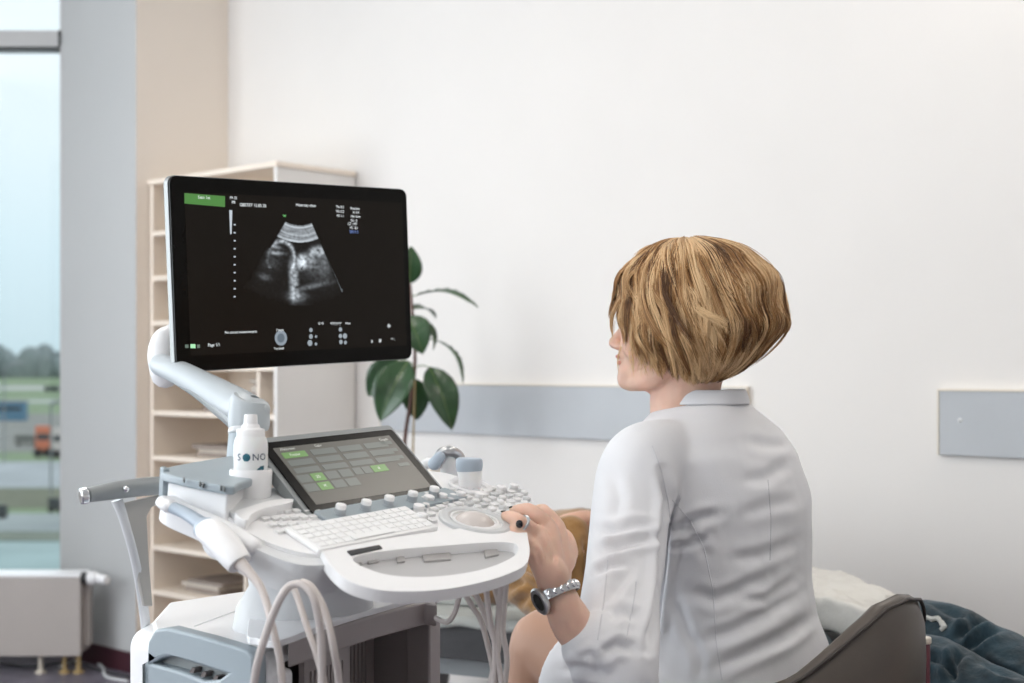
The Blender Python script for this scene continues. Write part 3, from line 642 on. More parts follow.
m = bpy.data.materials.new('ultrasound_picture'); m.use_nodes = True; nt = m.node_tree; b = nt.nodes['Principled BSDF']; b.inputs['Base Color'].default_value = (.003, .0025, .002, 1); b.inputs['Roughness'].default_value = .25; b.inputs['Specular IOR Level'].default_value = .1
at = nt.nodes.new('ShaderNodeAttribute'); at.attribute_name = 'picture'; nt.links.new(at.outputs['Color'], b.inputs['Emission Color']); b.inputs['Emission Strength'].default_value = 1
me.materials.append(m); o = bpy.data.objects.new('ultrasound_image', me); C.objects.link(o); o.parent = scr; ORG[o.name] = ORG[um.name]
mb = MB(); 
for (xa, ya), (xb, yb) in (((318, 239), (341, 290)),): scrbox([(xa, ya), (xa+.8, ya), (xb+.8, yb), (xb, yb)])
scrbox([(339, 289), (342.5, 289), (342.5, 292), (339, 292)]); mb.build('fan_edge', glow('edge', (.08, .10, .11)), scr)

# cart body
ZB = .78
def G(px, py, z=ZB): p = PD(px, py, z); return (p.x, p.y)
fz = Frame(V(0, 0, 0), V(1, 0, 0), V(0, 1, 0))
Ab, Kb, Rb_, Bb = G(127, 630), G(268, 660), G(441, 603), G(258, 586)
Bb = (G(150, 604)[0], G(150, 604)[1]); Bc = (-.20, 2.35)
fbv = (V(*Kb, 0)-V(*Ab, 0)).normalized(); rbv = (V(*Rb_, 0)-V(*Kb, 0)).normalized()
def body2(a, b): p = V(*Kb, 0)+rbv*a-fbv*b; return (p.x, p.y)
lenf = (V(*Kb, 0)-V(*Ab, 0)).length; lenr = (V(*Rb_, 0)-V(*Kb, 0)).length
MB().prism(fz, [body2(0.0, lenf), body2(0, 0), body2(.045, 0), body2(.09, lenf*.6), body2(.16, lenf), body2(.13, lenf+.06)], .14, ZB).build('cart_shell', M_white, um, bevel=.032, seg=8)
lid = [body2(.004, lenf*.80), body2(.004, .02), body2(.012, .012), body2(.03, .03), body2(.10, .035), body2(lenr*.6, .035), body2(lenr, .035), body2(lenr+.01, .06), body2(lenr, lenf), body2(.16, lenf+.08), body2(.05, lenf)]
MB().prism(fz, lid, ZB-.022, ZB+.003).build('cart_lid', M_white, um, bevel=.006, seg=4)
ft = Frame(V(0, 0, .802), V(1, 0, 0), V(0, 1, 0))
tray = [ft.on(*q) for q in ((247, 633), (256, 639), (272, 642), (286, 639), (330, 623), (380, 608), (425, 596), (438, 598), (438, 588), (400, 580), (330, 584), (262, 600))]
MB().prism(XY, smooth2d(tray, 4), .795, .803).build('cart_tray', M_white, um, bevel=.003)
MB().prism(XY, [ft.on(*q) for q in ((288, 637), (330, 624), (380, 609), (425, 598), (437, 600), (436, 588), (330, 586), (290, 610))], .765, .796).build('tray_fascia', M_shade, um, bevel=.003)
mb = MB(); mb.tube([PD(195, 626, ZB+.0035), PD(230, 613, ZB+.0035), PD(262, 604, ZB+.0035)], .0009, 6); mb.build('lid_seam', M_offw, um)
MB().tube([PD(247, 632, ZB+.002), PD(275, 641, ZB+.002)], .0035, 10, round_ends=True, flat=.4).build('lid_slot', M_grey, um)
# compartment
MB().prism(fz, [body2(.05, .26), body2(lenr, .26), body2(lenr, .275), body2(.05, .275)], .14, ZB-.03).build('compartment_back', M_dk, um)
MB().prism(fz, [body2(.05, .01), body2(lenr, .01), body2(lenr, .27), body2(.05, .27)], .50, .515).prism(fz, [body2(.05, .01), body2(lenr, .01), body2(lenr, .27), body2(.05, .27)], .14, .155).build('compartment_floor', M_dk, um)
MB().prism(fz, [body2(lenr-.035, 0), body2(lenr, 0), body2(lenr+.002, .05), body2(lenr-.03, .05)], .14, ZB-.02).prism(fz, [body2(lenr-.008, .04), body2(lenr, .04), body2(lenr, .27), body2(lenr-.008, .27)], .14, ZB-.03).build('cart_post', M_shade, um, bevel=.004)
def ventpanel(a0, a1, b, z0, z1, n):
    p0 = V(*body2(a0, b), 0); p1 = V(*body2(a1, b), 0); f = Frame(p0, p1-p0, V(0, 0, 1)); W = (p1-p0).length
    hs = [rrect(W*(.12+.78*i/n), W*(.12+.78*i/n)+W*.38/n, z0+.02, z1-.03, .0015, 2) for i in range(n)]
    MB().prism(f, [(0, z0), (W, z0), (W, z1), (0, z1)], -.004, .004, holes=hs).build('vent_panel', M_shade, um)
ventpanel(.13, .24, .05, .515, .762, 9); ventpanel(.25, .415, .13, .515, .772, 12)
MB().prism(fz, [body2(.24, .05), body2(.248, .05), body2(.248, .14), body2(.24, .14)], .515, .765).build('vent_side', M_shade, um)
MB().prism(fz, [body2(.03, .004), body2(.055, .0), body2(.06, .02), body2(.03, .03)], .14, ZB-.02).build('front_corner_post', M_white, um, bevel=.008, seg=5)
# blue grey front cover with handle recess on the left face
fl = Frame(V(*Ab, 0), fbv, V(0, 0, 1)); sN = 1 if fl.N.y < 0 else -1
def lf(px, py):
    return fl.on(px, py, .004*sN)
def shell_prism(pix, d0, d1, holes=()):
    a, b = sorted((d0*sN, d1*sN)); return MB().prism(fl, [lf(*p) for p in pix], a, b, holes=[[lf(*p) for p in h] for h in holes])
rec = [(160, 662), (171, 656), (183, 655), (205, 662), (236, 672), (228, 678), (213, 679), (190, 670)]
shell_prism([(156, 660), (157, 640), (164, 628), (176, 626), (215, 636), (255, 648), (262, 656), (262, 1130), (156, 1010)], -.004, .018, holes=[rec]).build('front_cover', M_blueg, um, bevel=.004, seg=4)
shell_prism([(158, 664), (170, 654), (240, 670), (236, 682), (160, 668)], -.002, .003).build('handle_recess', M_grey, um)
mb = MB()
for x, y in ((196, 669), (207, 673), (219, 677)):
    a, b = sorted((.002*sN, .014*sN)); mb.prism(fl, [lf(x, y+2), lf(x+3, y-3), lf(x+6, y-2), lf(x+4, y+3)], a, b)
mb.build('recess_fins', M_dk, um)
shell_prism([(153, 660), (154.5, 640), (161, 626), (164, 628), (157, 640), (156, 660), (156, 720), (153, 720)], .0, .006).shell = None
# neck between cart and console, base and castors
MB().rings([[V(c[0]+rx_*math.cos(a)*r0.x+ry_*math.sin(a)*f0.x, c[1]+rx_*math.cos(a)*r0.y+ry_*math.sin(a)*f0.y, z) for a in [2*math.pi*k/32 for k in range(32)]]
            for c, rx_, ry_, z in (((-.27, 1.86), .10, .085, ZB), ((-.27, 1.86), .095, .08, ZB+.03), ((-.26, 1.84), .085, .07, ZB+.06), ((-.25, 1.82), .10, .08, ZB+.12))]).build('console_neck', M_offw, um)
MB().prism(fz, [body2(-.02, lenf+.02), body2(-.02, -.04), body2(lenr+.02, -.04), body2(lenr+.02, lenf+.05)], .09, .15).build('cart_base', M_white, um, bevel=.015, seg=4)
for a, b in ((.02, .0), (lenr-.02, .0), (.02, lenf), (lenr-.02, lenf)):
    p = V(*body2(a, b), 0); MB().lathe(Frame(p+V(0, -.015, .045), V(1, 0, 0), V(0, 0, 1)), [(.01, -.015), (.04, -.015), (.045, -.008), (.045, .008), (.04, .015), (.01, .015)], 24).tube([p+V(0, 0, .045), p+V(0, 0, .1)], .012, 12).build('caster', M_grey, um)
# left cable hook lever and green slip in the compartment
tag(MB().prism(Frame(V(*body2(.06, .03), .72), rbv, V(0,0,-1)), [(0, .10), (.035, .10), (.035, .16), (0, .16)], 0, .0008).build('paper_slip', M_green), 'bright green slip of paper inside the machine compartment', 'paper')
# cables of the machine
def cable(pts, r=.0042, m=M_cable, label=None):
    q_ = [P(*p) for p in pts]
    for e_ in (0, -1):
        if pts[e_][1] > 700:
            b_ = q_[e_]; ex = [b_+V(0, 0, -.16), b_+V(.01, .05, -.26), V(b_.x+.02, b_.y+.12, b_.z-.22), V(min(b_.x+.03, -.10), max(b_.y, 1.9)+.05, b_.z-.12)]
            q_ = (ex[::-1]+q_) if e_ == 0 else (q_+ex)
    c = MB().tube(q_, r, 10, smooth=8).build('probe_cable', m, um)
    return c
cable([(252, 700, 1.50), (257, 665, 1.48), (268, 628, 1.47), (281, 597, 1.46), (292, 585, 1.46), (305, 586, 1.455), (315, 602, 1.45), (321, 640, 1.46), (322, 705, 1.48)])
cable([(292, 583, 1.52), (300, 605, 1.51), (308, 630, 1.50), (318, 660, 1.49), (326, 705, 1.50)], .0036)
cable([(302, 582, 1.50), (312, 588, 1.49), (325, 612, 1.48), (334, 650, 1.48), (340, 705, 1.50)], .0040)
for pts in ([(486, 588, 1.66), (490, 620, 1.68), (495, 650, 1.69), (493, 705, 1.7)], [(501, 585, 1.66), (499, 610, 1.68), (497, 650, 1.69), (503, 705, 1.7)], [(474, 590, 1.72), (486, 618, 1.74), (496, 650, 1.76), (500, 705, 1.78)], [(494, 586, 1.7), (501, 615, 1.71), (498, 650, 1.72), (488, 705, 1.72)], [(506, 584, 1.69), (503, 630, 1.70), (507, 660, 1.71), (504, 705, 1.72)], [(460, 592, 1.75), (455, 612, 1.76), (447, 622, 1.78), (436, 618, 1.8)], [(463, 590, 1.74), (472, 606, 1.75), (484, 630, 1.76), (497, 705, 1.77)]): cable(pts, .0035)

# gel bottle
bo = Vector(fb2.o)+V(0, 0, .003)
gb = empty('gel_bottle', bo, 'white ultrasound gel bottle with teal logo in the console holder', 'bottle')
fq = Frame(bo, V(1, 0, 0), V(0, 1, 0))
MB().lathe(fq, [(.004, 0), (.018, 0), (.020, .003), (.0205, .045), (.0205, .058), (.0195, .064), (.0178, .068), (.004, .069)], 40).build('bottle_body', M_bottle, gb)
MB().lathe(fq, [(.004, .066), (.0168, .067), (.0170, .076), (.0160, .0775), (.0115, .0785), (.0105, .082), (.0085, .0835), (.0078, .0935), (.0070, .095), (.002, .0952)], 36).build('cap', M_white, gb)
def wrapc(vs, h, ang0, R=.0209):
    out = []
    for x, y in vs:
        a = ang0+x/R; out.append(bo+V(R*math.sin(a), -R*math.cos(a), h+y))
    return out
bfac = math.atan2(bo.x, bo.y)*-1
tm = MB()
for ch, x in (('S', -.0150), ('N', .0060), ('O', .0158)):
    vs, fs_ = text_verts(ch, .0115); tm.add(wrapc([(a+x, b) for a, b in vs], .044, bfac), fs_)
tm.build('logo_letters', M_navy, gb)
def poly_wrap(pts, h, m, nm, n=14):
    tm = MB(); c = (sum(p[0] for p in pts)/len(pts), sum(p[1] for p in pts)/len(pts)); P2 = []; 
    for ring in range(5):
        k = ring/4; P2 += [(c[0]+(p[0]-c[0])*(.02+.98*k), c[1]+(p[1]-c[1])*(.02+.98*k)) for p in pts]
    L_ = len(pts); fs_ = [(r_*L_+i, r_*L_+(i+1) % L_, (r_+1)*L_+(i+1) % L_, (r_+1)*L_+i) for r_ in range(4) for i in range(L_)]
    tm.add(wrapc(P2, h, bfac), fs_); tm.build(nm, m, gb)
poly_wrap([(-.0052+.0048*math.cos(a), .0048*math.sin(a)) for a in [2*math.pi*k/20 for k in range(20)]], .044, M_teal, 'logo_dot')
poly_wrap([(.0175, .014), (.0175, -.001), (.0125, -.0025), (.0055, -.001), (.0045, .004), (.0075, .0095), (.0125, .0135)], .020, M_teal, 'logo_leaf')
poly_wrap([(-.014, .003), (-.010, .0035), (-.006, .0015), (-.004, -.0005), (-.014, -.0005)], .019, M_orange, 'logo_accent')

# probes
def probe_gen(): pass
# 1: big white probe lying in the side holder
p1 = empty('ultrasound_probe', P(240, 570, 1.55), 'white and pale blue ultrasound probe held at the left side of the console', 'ultrasound probe')
a1 = [P(166, 505, 1.65), P(185, 513, 1.63), P(205, 526, 1.60), P(217, 535, 1.585)]
MB().tube(a1, [.0085, .0085, .0100, .0120], 20, smooth=5, round_ends=True, flat=.8).build('probe_head', M_probeblue, p1)
MB().tube([P(163, 503, 1.655), P(169, 506, 1.645)], [.0088, .0100], 18, round_ends=True, flat=.8).build('probe_tip', M_white, p1)
MB().tube([P(210, 531, 1.59), P(212, 532.5, 1.585), P(222, 542, 1.57), P(235, 558, 1.55), P(240, 564, 1.545)], [.0165, .0180, .0185, .0165, .0150], 28, smooth=4, flat=.85).build('probe_grip', M_white, p1, bevel=.003)
MB().tube([P(205, 528, 1.60), P(210, 531, 1.59)], [.0150, .0172], 24, flat=.85).build('probe_collar', M_probeblue, p1, bevel=.002)
MB().tube([P(238, 562, 1.545), P(247, 570, 1.535), P(262, 590, 1.52), P(272, 625, 1.50), P(280, 660, 1.50), P(286, 705, 1.5), V(-.20, 1.50, .55), V(-.20, 1.56, .45), V(-.20, 1.66, .48)], [.0085, .006, .0045, .004, .004, .004, .004, .004, .004], 12, smooth=6).build('probe_cable', M_cable, p1)
# 2: upright probe in the right holder
hu, hv = FC.on(470, 488)
MB().lathe(Frame(FC.pt(hu, hv), FC.U, FC.V), [(.026, -.02), (.030, -.004), (.0305, .004), (.028, .006), (.024, .003), (.022, -.01), (.02, -.012)], 36).build('probe_cup', M_white, um)
p2 = empty('ultrasound_probe', FC.pt(hu, hv), 'upright white ultrasound probe with pale blue head in the right console holder', 'ultrasound probe')
D2 = FC.pt(hu, hv).y
MB().tube([P(470, 492, D2), P(470, 485, D2), P(469.5, 470, D2)], [.0135, .0150, .0170], 24, smooth=4).build('probe_grip', M_bottle, p2)
MB().tube([P(469.5, 471, D2), P(469.3, 466, D2), P(469, 460, D2), P(469, 458, D2)], [.0172, .0182, .0180, .0155], 28, smooth=3).build('probe_head', M_probeblue, p2, bevel=.001)
# 3: curved probe behind it
p3 = empty('ultrasound_probe', P(440, 480, 2.05), 'ultrasound probe with curved silver back lying behind the upright probe', 'ultrasound probe')
MB().tube([P(437, 461, 2.05), P(441, 454, 2.05), P(450, 451, 2.05), P(458, 455, 2.06), P(462, 462, 2.06)], [.007, .008, .008, .008, .007], 16, smooth=5, round_ends=True).build('probe_arc', M_silver, p3)
MB().tube([P(434, 464, 2.04), P(440, 457, 2.04)], [.009, .008], 16, round_ends=True).build('probe_head', M_probeblue, p3)
MB().tube([P(449, 460, 2.06), P(450, 474, 2.07), P(452, 490, 2.08)], [.012, .014, .013], 18, smooth=3, round_ends=True).build('probe_grip', M_bottle, p3)
MB().tube([P(430, 478, 2.09), P(440, 473, 2.08), P(456, 474, 2.08), P(465, 480, 2.09)], [.010, .013, .012, .010], 16, smooth=4, round_ends=True).build('probe_rest', M_ivory, um)
MB().tube([P(418, 470, 2.06), P(428, 463, 2.06), P(437, 466, 2.06)], [.006, .008, .006], 12, smooth=4, round_ends=True).build('probe_cradle', M_white, um)

# ------------------------------------------------------------------ examination couch
E1 = V(-.138, 3.16, 0); E2 = V(.952, 2.645, 0); dc = (E2-E1).normalized(); wcv = V(-dc.y, dc.x, 0)   # wcv: away from the camera
frc = Frame(E1, dc, wcv); HB = .555
cl = empty('examination_couch', frc.pt(.7, .3, 0), 'examination couch with dark padding beside the back wall', 'couch')
LA, LBn = -.32, 1.02; WC = .62
MB().prism(frc, rrect(LA, LBn, 0, WC, .04), HB-.085, HB).build('mattress', M_vinyl, cl, bevel=.018, seg=5)
MB().prism(frc, rrect(LA+.05, LBn-.05, .04, WC-.04, .01), HB-.13, HB-.086).build('frame', M_grey, cl, bevel=.004)
for a in (LA+.20, .20, LBn-.15):
    for b in (.08, WC-.08): MB().tube([frc.pt(a, b, HB-.12), frc.pt(a, b, 0)], .02, 14).build('leg', M_silver, cl)
lp_ = [(.64, 2.60), (.73, 2.3), (.86, 1.85), (1.24, 1.95), (1.22, 2.5), (1.04, 2.66)]
MB().prism(XY, lp_, .40, .472).build('leg_rest', M_vinyl, cl, bevel=.018, seg=4)
for x_, y_ in ((.95, 1.97), (1.12, 2.03), (1.08, 2.45)): MB().tube([V(x_, y_, .41), V(x_, y_, 0)], .02, 14).build('leg', M_silver, cl)
def cloth(name, m, f, u0, u1, v0, v1, nu, nv, zf, th=.003, parent=None):
    vs = [f.pt(u0+(u1-u0)*i/nu, v0+(v1-v0)*j/nv, zf(u0+(u1-u0)*i/nu, v0+(v1-v0)*j/nv)) for j in range(nv+1) for i in range(nu+1)]
    fs = [(j*(nu+1)+i, j*(nu+1)+i+1, (j+1)*(nu+1)+i+1, (j+1)*(nu+1)+i) for j in range(nv) for i in range(nu)]
    mb = MB(); mb.add(vs, fs); o = mb.build(name, m, parent, angle=80); s_ = o.modifiers.new('s', 'SOLIDIFY'); s_.thickness = th; s_.offset = 1; return o
def nz(u, v, s_, k=0): return noise.noise(V(u*s_, v*s_, k))
# paper sheet in the middle and right part, hanging over the near edge: path coordinate v<0 drops down
def sheet_pt(f, u, v):
    top = HB+.008+.012*abs(nz(u, v, 9, 1))+.045*max(0, min(1, (v-.25)/.35))*max(0, min(1, (u-.2)/.3))
    if v >= 0: return f.pt(u, v, top)
    return f.pt(u, -.010+.008*nz(u, v, 14, 3), HB+.006+v+.004*nz(u, 0, 20))
def sheet(name, m, u0, u1, v0, v1, label):
    nu, nv = 90, 60; vs = []
    for j in range(nv+1):
        for i in range(nu+1):
            u = u0+(u1-u0)*i/nu; v = v0+(v1-v0)*j/nv; vs.append(sheet_pt(frc, u, v+.012*nz(u, 0, 8, 5)*(1 if j == 0 else 0)))
    fs = [(j*(nu+1)+i, j*(nu+1)+i+1, (j+1)*(nu+1)+i+1, (j+1)*(nu+1)+i) for j in range(nv) for i in range(nu)]
    mb = MB(); mb.add(vs, fs); o = mb.build(name, m, angle=80); s_ = o.modifiers.new('s', 'SOLIDIFY'); s_.thickness = .003; s_.offset = 1
    return tag(o, label, 'sheet')
shp = [P(872, 612, 2.67), P(896, 590, 2.92), P(850, 578, 3.10), P(806, 565.5, 3.29), P(740, 552, 3.40), P(735, 585, 2.95), P(813, 597, 2.83)]
o = MB().prism(fg0, [(p.x, p.y) for p in shp], .592, .66).build('couch_sheet', M_sheet); remesh(o, .006, 8, .8)
for v_ in o.data.vertices:
    w_ = v_.co+ORG[o.name]; v_.co.z += .012*noise.noise(V(w_.x*9, w_.y*4, 2))+.006*noise.noise(w_*22)+.005*abs(noise.noise(V(w_.x*30, w_.y*8, 4))); v_.co.x += .008*noise.noise(w_*11); v_.co.y += .008*noise.noise(w_*12+V(5, 5, 5))
tag(o, 'rumpled white paper sheet heaped on the couch between doctor and jeans', 'sheet')
sheet('couch_sheet', M_sheetg, -.30, .30, -.02, .60, 'grey green sheet on the couch end seen under the console')

# ------------------------------------------------------------------ patient (mostly hidden behind the doctor)
pt = empty('person', frc.pt(.45, .30, HB), 'patient lying on the couch in mustard sweater and ripped blue jeans', 'person')
def c3(u, v, h): return frc.pt(u, v, HB+h)
mb = MB()
mb.ell(c3(-.12, .33, .12), (.10, .085, .11), (dc, wcv, V(0, 0, 1))); mb.tube([c3(-.04, .33, .09), c3(.06, .33, .09)], .05, 14)
mb.tube([c3(.02, .33, .09), c3(.15, .33, .105), c3(.4, .31, .11), c3(.52, .28, .10), P(760, 650, 2.8)], [.07, .12, .12, .10, .08], 20, smooth=4, up=V(0, 0, 1), flat=.72)
# near arm: shoulder, elbow hanging at the edge, forearm up over the chest
sh, el, wr = P(520, 572, 3.06), P(572, 598, 2.82), P(569, 526, 2.86)
mb.tube([sh, el], [.05, .042], 14, smooth=4, round_ends=True); mb.tube([el, P(570, 560, 2.82), P(564, 536, 2.84), wr, P(586, 520, 2.88)], [.042, .042, .035, .027, .022], 14, smooth=4, round_ends=True)
mb.ell(P(591, 521, 2.89), (.045, .03, .018), (V(1, 0, .2), V(0, 1, 0), V(0, 0, 1)))
for k in range(4): mb.tube([P(594, 517+2.5*k, 2.90), P(602, 514+3*k, 2.91), P(609, 516+3.5*k, 2.91)], [.009, .009, .007], 8, smooth=3, round_ends=True)
mb.tube([P(588, 520, 2.88), P(592, 515, 2.87), P(595, 518, 2.86)], [.009, .009, .008], 8, smooth=3, round_ends=True)
hipA, hipB = P(778, 655, 2.86), P(775, 672, 2.72)
legA = [hipA, P(842, 702, 2.66), P(908, 638, 2.64), P(960, 648, 2.56), P(1035, 686, 2.42), P(1180, 725, 2.2)]
legB = [hipB, P(845, 728, 2.50), P(915, 676, 2.46), P(978, 702, 2.36), P(1060, 740, 2.22), P(1160, 765, 2.05)]
mb.tube(legA, [.06, .045, .036, .034, .03, .03], 16, smooth=5, round_ends=True); mb.tube(legB, [.06, .045, .036, .034, .03, .03], 16, smooth=5, round_ends=True)
for l_ in (legA, legB): mb.tube([l_[-1], l_[-1]+V(.08, -.05, -.02), l_[-1]+V(.12, -.06, .10)], [.045, .045, .03], 12, smooth=3, round_ends=True)
# far arm resting
mb.tube([c3(.10, .48, .12), c3(.32, .55, .08), c3(.5, .47, .17)], [.05, .042, .03], 14, smooth=5, round_ends=True)
o = mb.build('body', M_skin2, pt); remesh(o, .007, 3)
mb = MB()
mb.tube([c3(.0, .33, .10), c3(.14, .33, .115), c3(.4, .31, .12), c3(.52, .28, .11)], [.10, .155, .158, .155], 24, smooth=5, up=V(0, 0, 1), flat=.70)
mb.tube([sh+V(-.05, .03, .0), sh, P(545, 592, 2.92), el+V(0, 0, -.01)], [.075, .068, .064, .060], 18, smooth=5, round_ends=True); mb.tube([el+V(0, 0, -.012), P(571, 570, 2.82), P(569, 555, 2.83), P(566, 542, 2.84)], [.060, .060, .056, .050], 18, smooth=5, round_ends=True)
mb.tube([c3(.10, .46, .12), c3(.32, .55, .09), c3(.46, .50, .15)], [.07, .06, .05], 14, smooth=5, round_ends=True)
o = mb.build('sweater', M_must, pt); remesh(o, .006, 3)
sculpt(o, ORG[o.name], [([(512, 612), (530, 590), (548, 584)], .012, 4), ([(520, 565), (540, 575), (556, 590)], .012, 4), ([(588, 600), (590, 565), (586, 540)], .016, 3.5), ([(548, 618), (552, 600), (566, 596)], .014, 4), ([(505, 590), (520, 582), (535, 585)], .01, 4), ([(556, 560), (566, 550), (580, 548)], .008, 4), ([(545, 545), (556, 540), (574, 540)], .006, 4)], .010, 16)
mb = MB()
mb.tube([c3(.52, .28, .10), P(735, 640, 2.86), P(768, 655, 2.80)], [.15, .15, .12], 24, smooth=4, up=V(0, 0, 1), flat=.72, round_ends=True)
mb.tube(legA, [.105, .078, .070, .068, .064, .055], 20, smooth=6, round_ends=True); mb.tube(legB, [.105, .078, .072, .070, .066, .055], 20, smooth=6, round_ends=True)
o = mb.build('jeans', M_jean, pt); remesh(o, .006, 2)
sculpt(o, ORG[o.name], [([(955, 640), (975, 622), (990, 616)], .016, 4.5), ([(965, 650), (985, 634), (1000, 628)], .012, 4), ([(950, 683), (952, 665), (962, 650)], .016, 5), ([(925, 655), (940, 660), (958, 676)], .012, 4), ([(930, 600), (950, 612), (975, 620)], .008, 4), ([(980, 660), (1000, 672), (1020, 676)], .010, 4)], .008, 14, 4)
pth = on_surface(o, ORG[o.name], densify([(921, 621), (928, 618), (933, 620), (938, 618.5), (942, 623), (945, 628), (941, 631)], 3), .002)
if len(pth) > 4: MB().tube(pth, [.0035+.002*random.random() for _ in pth], 6).build('frayed_edge', M_fray, pt, label='white frayed edge of a rip in the jeans')
mb = MB().ell(c3(-.14, .33, .13), (.115, .105, .12), (dc, wcv, V(0, 0, 1))); mb.build('hair', M_hairb, pt)
tag(MB().prism(frc, rrect(-.30, .02, .12, .54, .05), HB+.012, HB+.05).build('pillow', M_sheetg, bevel=.02, seg=5), 'flat grey pillow under the head of the lying patient', 'pillow')

# ------------------------------------------------------------------ doctor
F_ = V(-.75, .66, 0).normalized(); Lr = V(.66, .75, 0).normalized()    # facing, towards her right
dr = empty('person', V(.33, 2.17, 0), 'blonde doctor in white coat seated with her back to the camera', 'person')
hf = V(-.95, .31, 0).normalized(); hl = V(-.31, -.95, 0).normalized(); ZZ = V(0, 0, 1)
HC = P(682, 316, 2.2)
def hp(f, l, z): return HC+hf*f+hl*l+ZZ*z
def hq(f, l, z): return hp(f*.935-.001, l, z)
mb = MB()
mb.ell(hp(-.005, 0, .005), (.100, .076, .103), (hf, hl, ZZ), 32, 20)
mb.ell(hq(.036, 0, -.045), (.060, .058, .078), (hf, hl, ZZ), 28, 18)
mb.ell(hq(.088, 0, -.098), (.022, .022, .018), (hf, hl, ZZ)); mb.ell(hq(.072, 0, -.088), (.034, .036, .028), (hf, hl, ZZ))
for s_ in (-1, 1):
    mb.ell(hq(.062, s_*.036, -.042), (.032, .024, .030), (hf, hl, ZZ)); mb.tube([hq(.0, s_*.058, -.065), hq(.045, s_*.046, -.095), hq(.085, s_*.012, -.103)], [.018, .018, .014], 10, smooth=4, round_ends=True)
    mb.ell(hq(.107, s_*.010, -.047), (.009, .007, .006), (hf, hl, ZZ)); mb.ell(hq(-.005, s_*.076, -.02), (.018, .010, .032), (hf, hl, ZZ))
    mb.tube([hq(.088, s_*.045, .0), hq(.097, s_*.02, .003), hq(.094, s_*.006, -.004)], [.008, .009, .007], 8, round_ends=True)
mb.tube([hq(.090, 0, -.005), hq(.103, 0, -.022), hq(.117, 0, -.040)], [.006, .0075, .0095], 12, smooth=4, round_ends=True); mb.ell(hq(.110, 0, -.046), (.010, .007, .006), (hf, hl, ZZ))
mb.ell(hq(.098, 0, -.062), (.012, .018, .006), (hf, hl, ZZ)); mb.ell(hq(.096, 0, -.073), (.011, .016, .006), (hf, hl, ZZ)); mb.ell(hq(.088, 0, -.055), (.014, .024, .02), (hf, hl, ZZ))
mb.tube([hp(-.02, 0, -.04), hp(-.012, 0, -.09), P(684, 405, 2.2), P(698, 432, 2.21)], [.058, .052, .054, .070], 24, smooth=5)
# trunk under the coat
mb.rings([[c+Lr*w*math.cos(a)+F_*d*math.sin(a) for a in [2*math.pi*k/28 for k in range(28)]] for c, w, d in ((P(706, 418, 2.21), .08, .06), (P(712, 450, 2.2), .155, .08), (P(722, 500, 2.2), .15, .09), (P(728, 600, 2.2), .125, .085), (P(738, 690, 2.2), .155, .11), (P(740, 735, 2.2), .16, .12))])
shL, elL, wrL = P(642, 470, 2.05), P(617, 678, 1.842), P(555.5, 589, 1.80)
mb.tube([shL, P(633, 500, 2.03), P(627, 545, 1.98), P(621, 590, 1.92), P(618, 635, 1.86), elL], [.042, .040, .038, .036, .036, .036], 16, smooth=4, round_ends=True)
mb.tube([elL, P(597, 655, 1.83), P(576, 630, 1.808), P(563, 606, 1.80), wrL, P(552, 574, 1.79)], [.032, .032, .030, .0272, .0240, .0240], 18, smooth=5, round_ends=True, flat=.9)
# left hand
mc = [P(529, 545, 1.785), P(537, 534, 1.800), P(547, 526, 1.825), P(557, 528, 1.85)]   # little, ring, middle, index knuckles
wb = [P(547, 577, 1.780), P(551, 574, 1.787), P(556, 572, 1.795), P(561, 574, 1.805)]
rads = [.0115, .0125, .013, .0125]
for k in range(4):
    mb.tube([wb[k]+V(0, .008, -.004), (wb[k]+mc[k])/2+V(0, 0, .004), mc[k]], [.0150, .0140, rads[k]], 12, smooth=4, round_ends=True)
fing = [[mc[0], P(517, 537, 1.775), P(508, 533, 1.780), P(502, 532.5, 1.785)],
        [mc[1], P(520, 522, 1.785), P(512, 517, 1.797), P(505.5, 515.5, 1.808)],
        [mc[2], P(533, 512, 1.825), P(523, 509.5, 1.84), P(514, 510.5, 1.85)],
        [mc[3], P(545, 512, 1.86), P(537, 511, 1.88), P(530, 514, 1.89)]]
for k, fg in enumerate(fing):
    q = [.0088, .0098, .0098, .0098][k]; mb.tube(fg, [rads[k]*.94, q*1.0, q*.9, q*.74], 12, smooth=5, round_ends=True)
mb.tube([P(559, 572, 1.81), P(568, 555, 1.845), P(567, 541, 1.87), P(560, 532, 1.885)], [.015, .0135, .0115, .0095], 12, smooth=5, round_ends=True)
# right arm reaching to the patient, hidden by the back
shR = P(768, 450, 2.36)
shR = P(755, 475, 2.36)
mb.tube([shR, V(.37, 2.50, .80)], [.035, .033], 14, smooth=3, round_ends=True); mb.tube([V(.37, 2.50, .80), V(.32, 2.62, .80), V(.26, 2.69, .81)], [.036, .030, .024], 14, smooth=3, round_ends=True)
mb.ell(V(.25, 2.72, .80), (.035, .04, .016)); 
for k in range(4): mb.tube([V(.24-.012*k+.01, 2.74, .80), V(.235-.014*k+.01, 2.775, .79), V(.235-.014*k+.01, 2.79, .765)], [.008, .008, .007], 8, smooth=3, round_ends=True)
mb.tube([V(.22, 2.71, .80), V(.205, 2.735, .79), V(.20, 2.76, .78)], [.010, .009, .008], 8, smooth=3, round_ends=True)
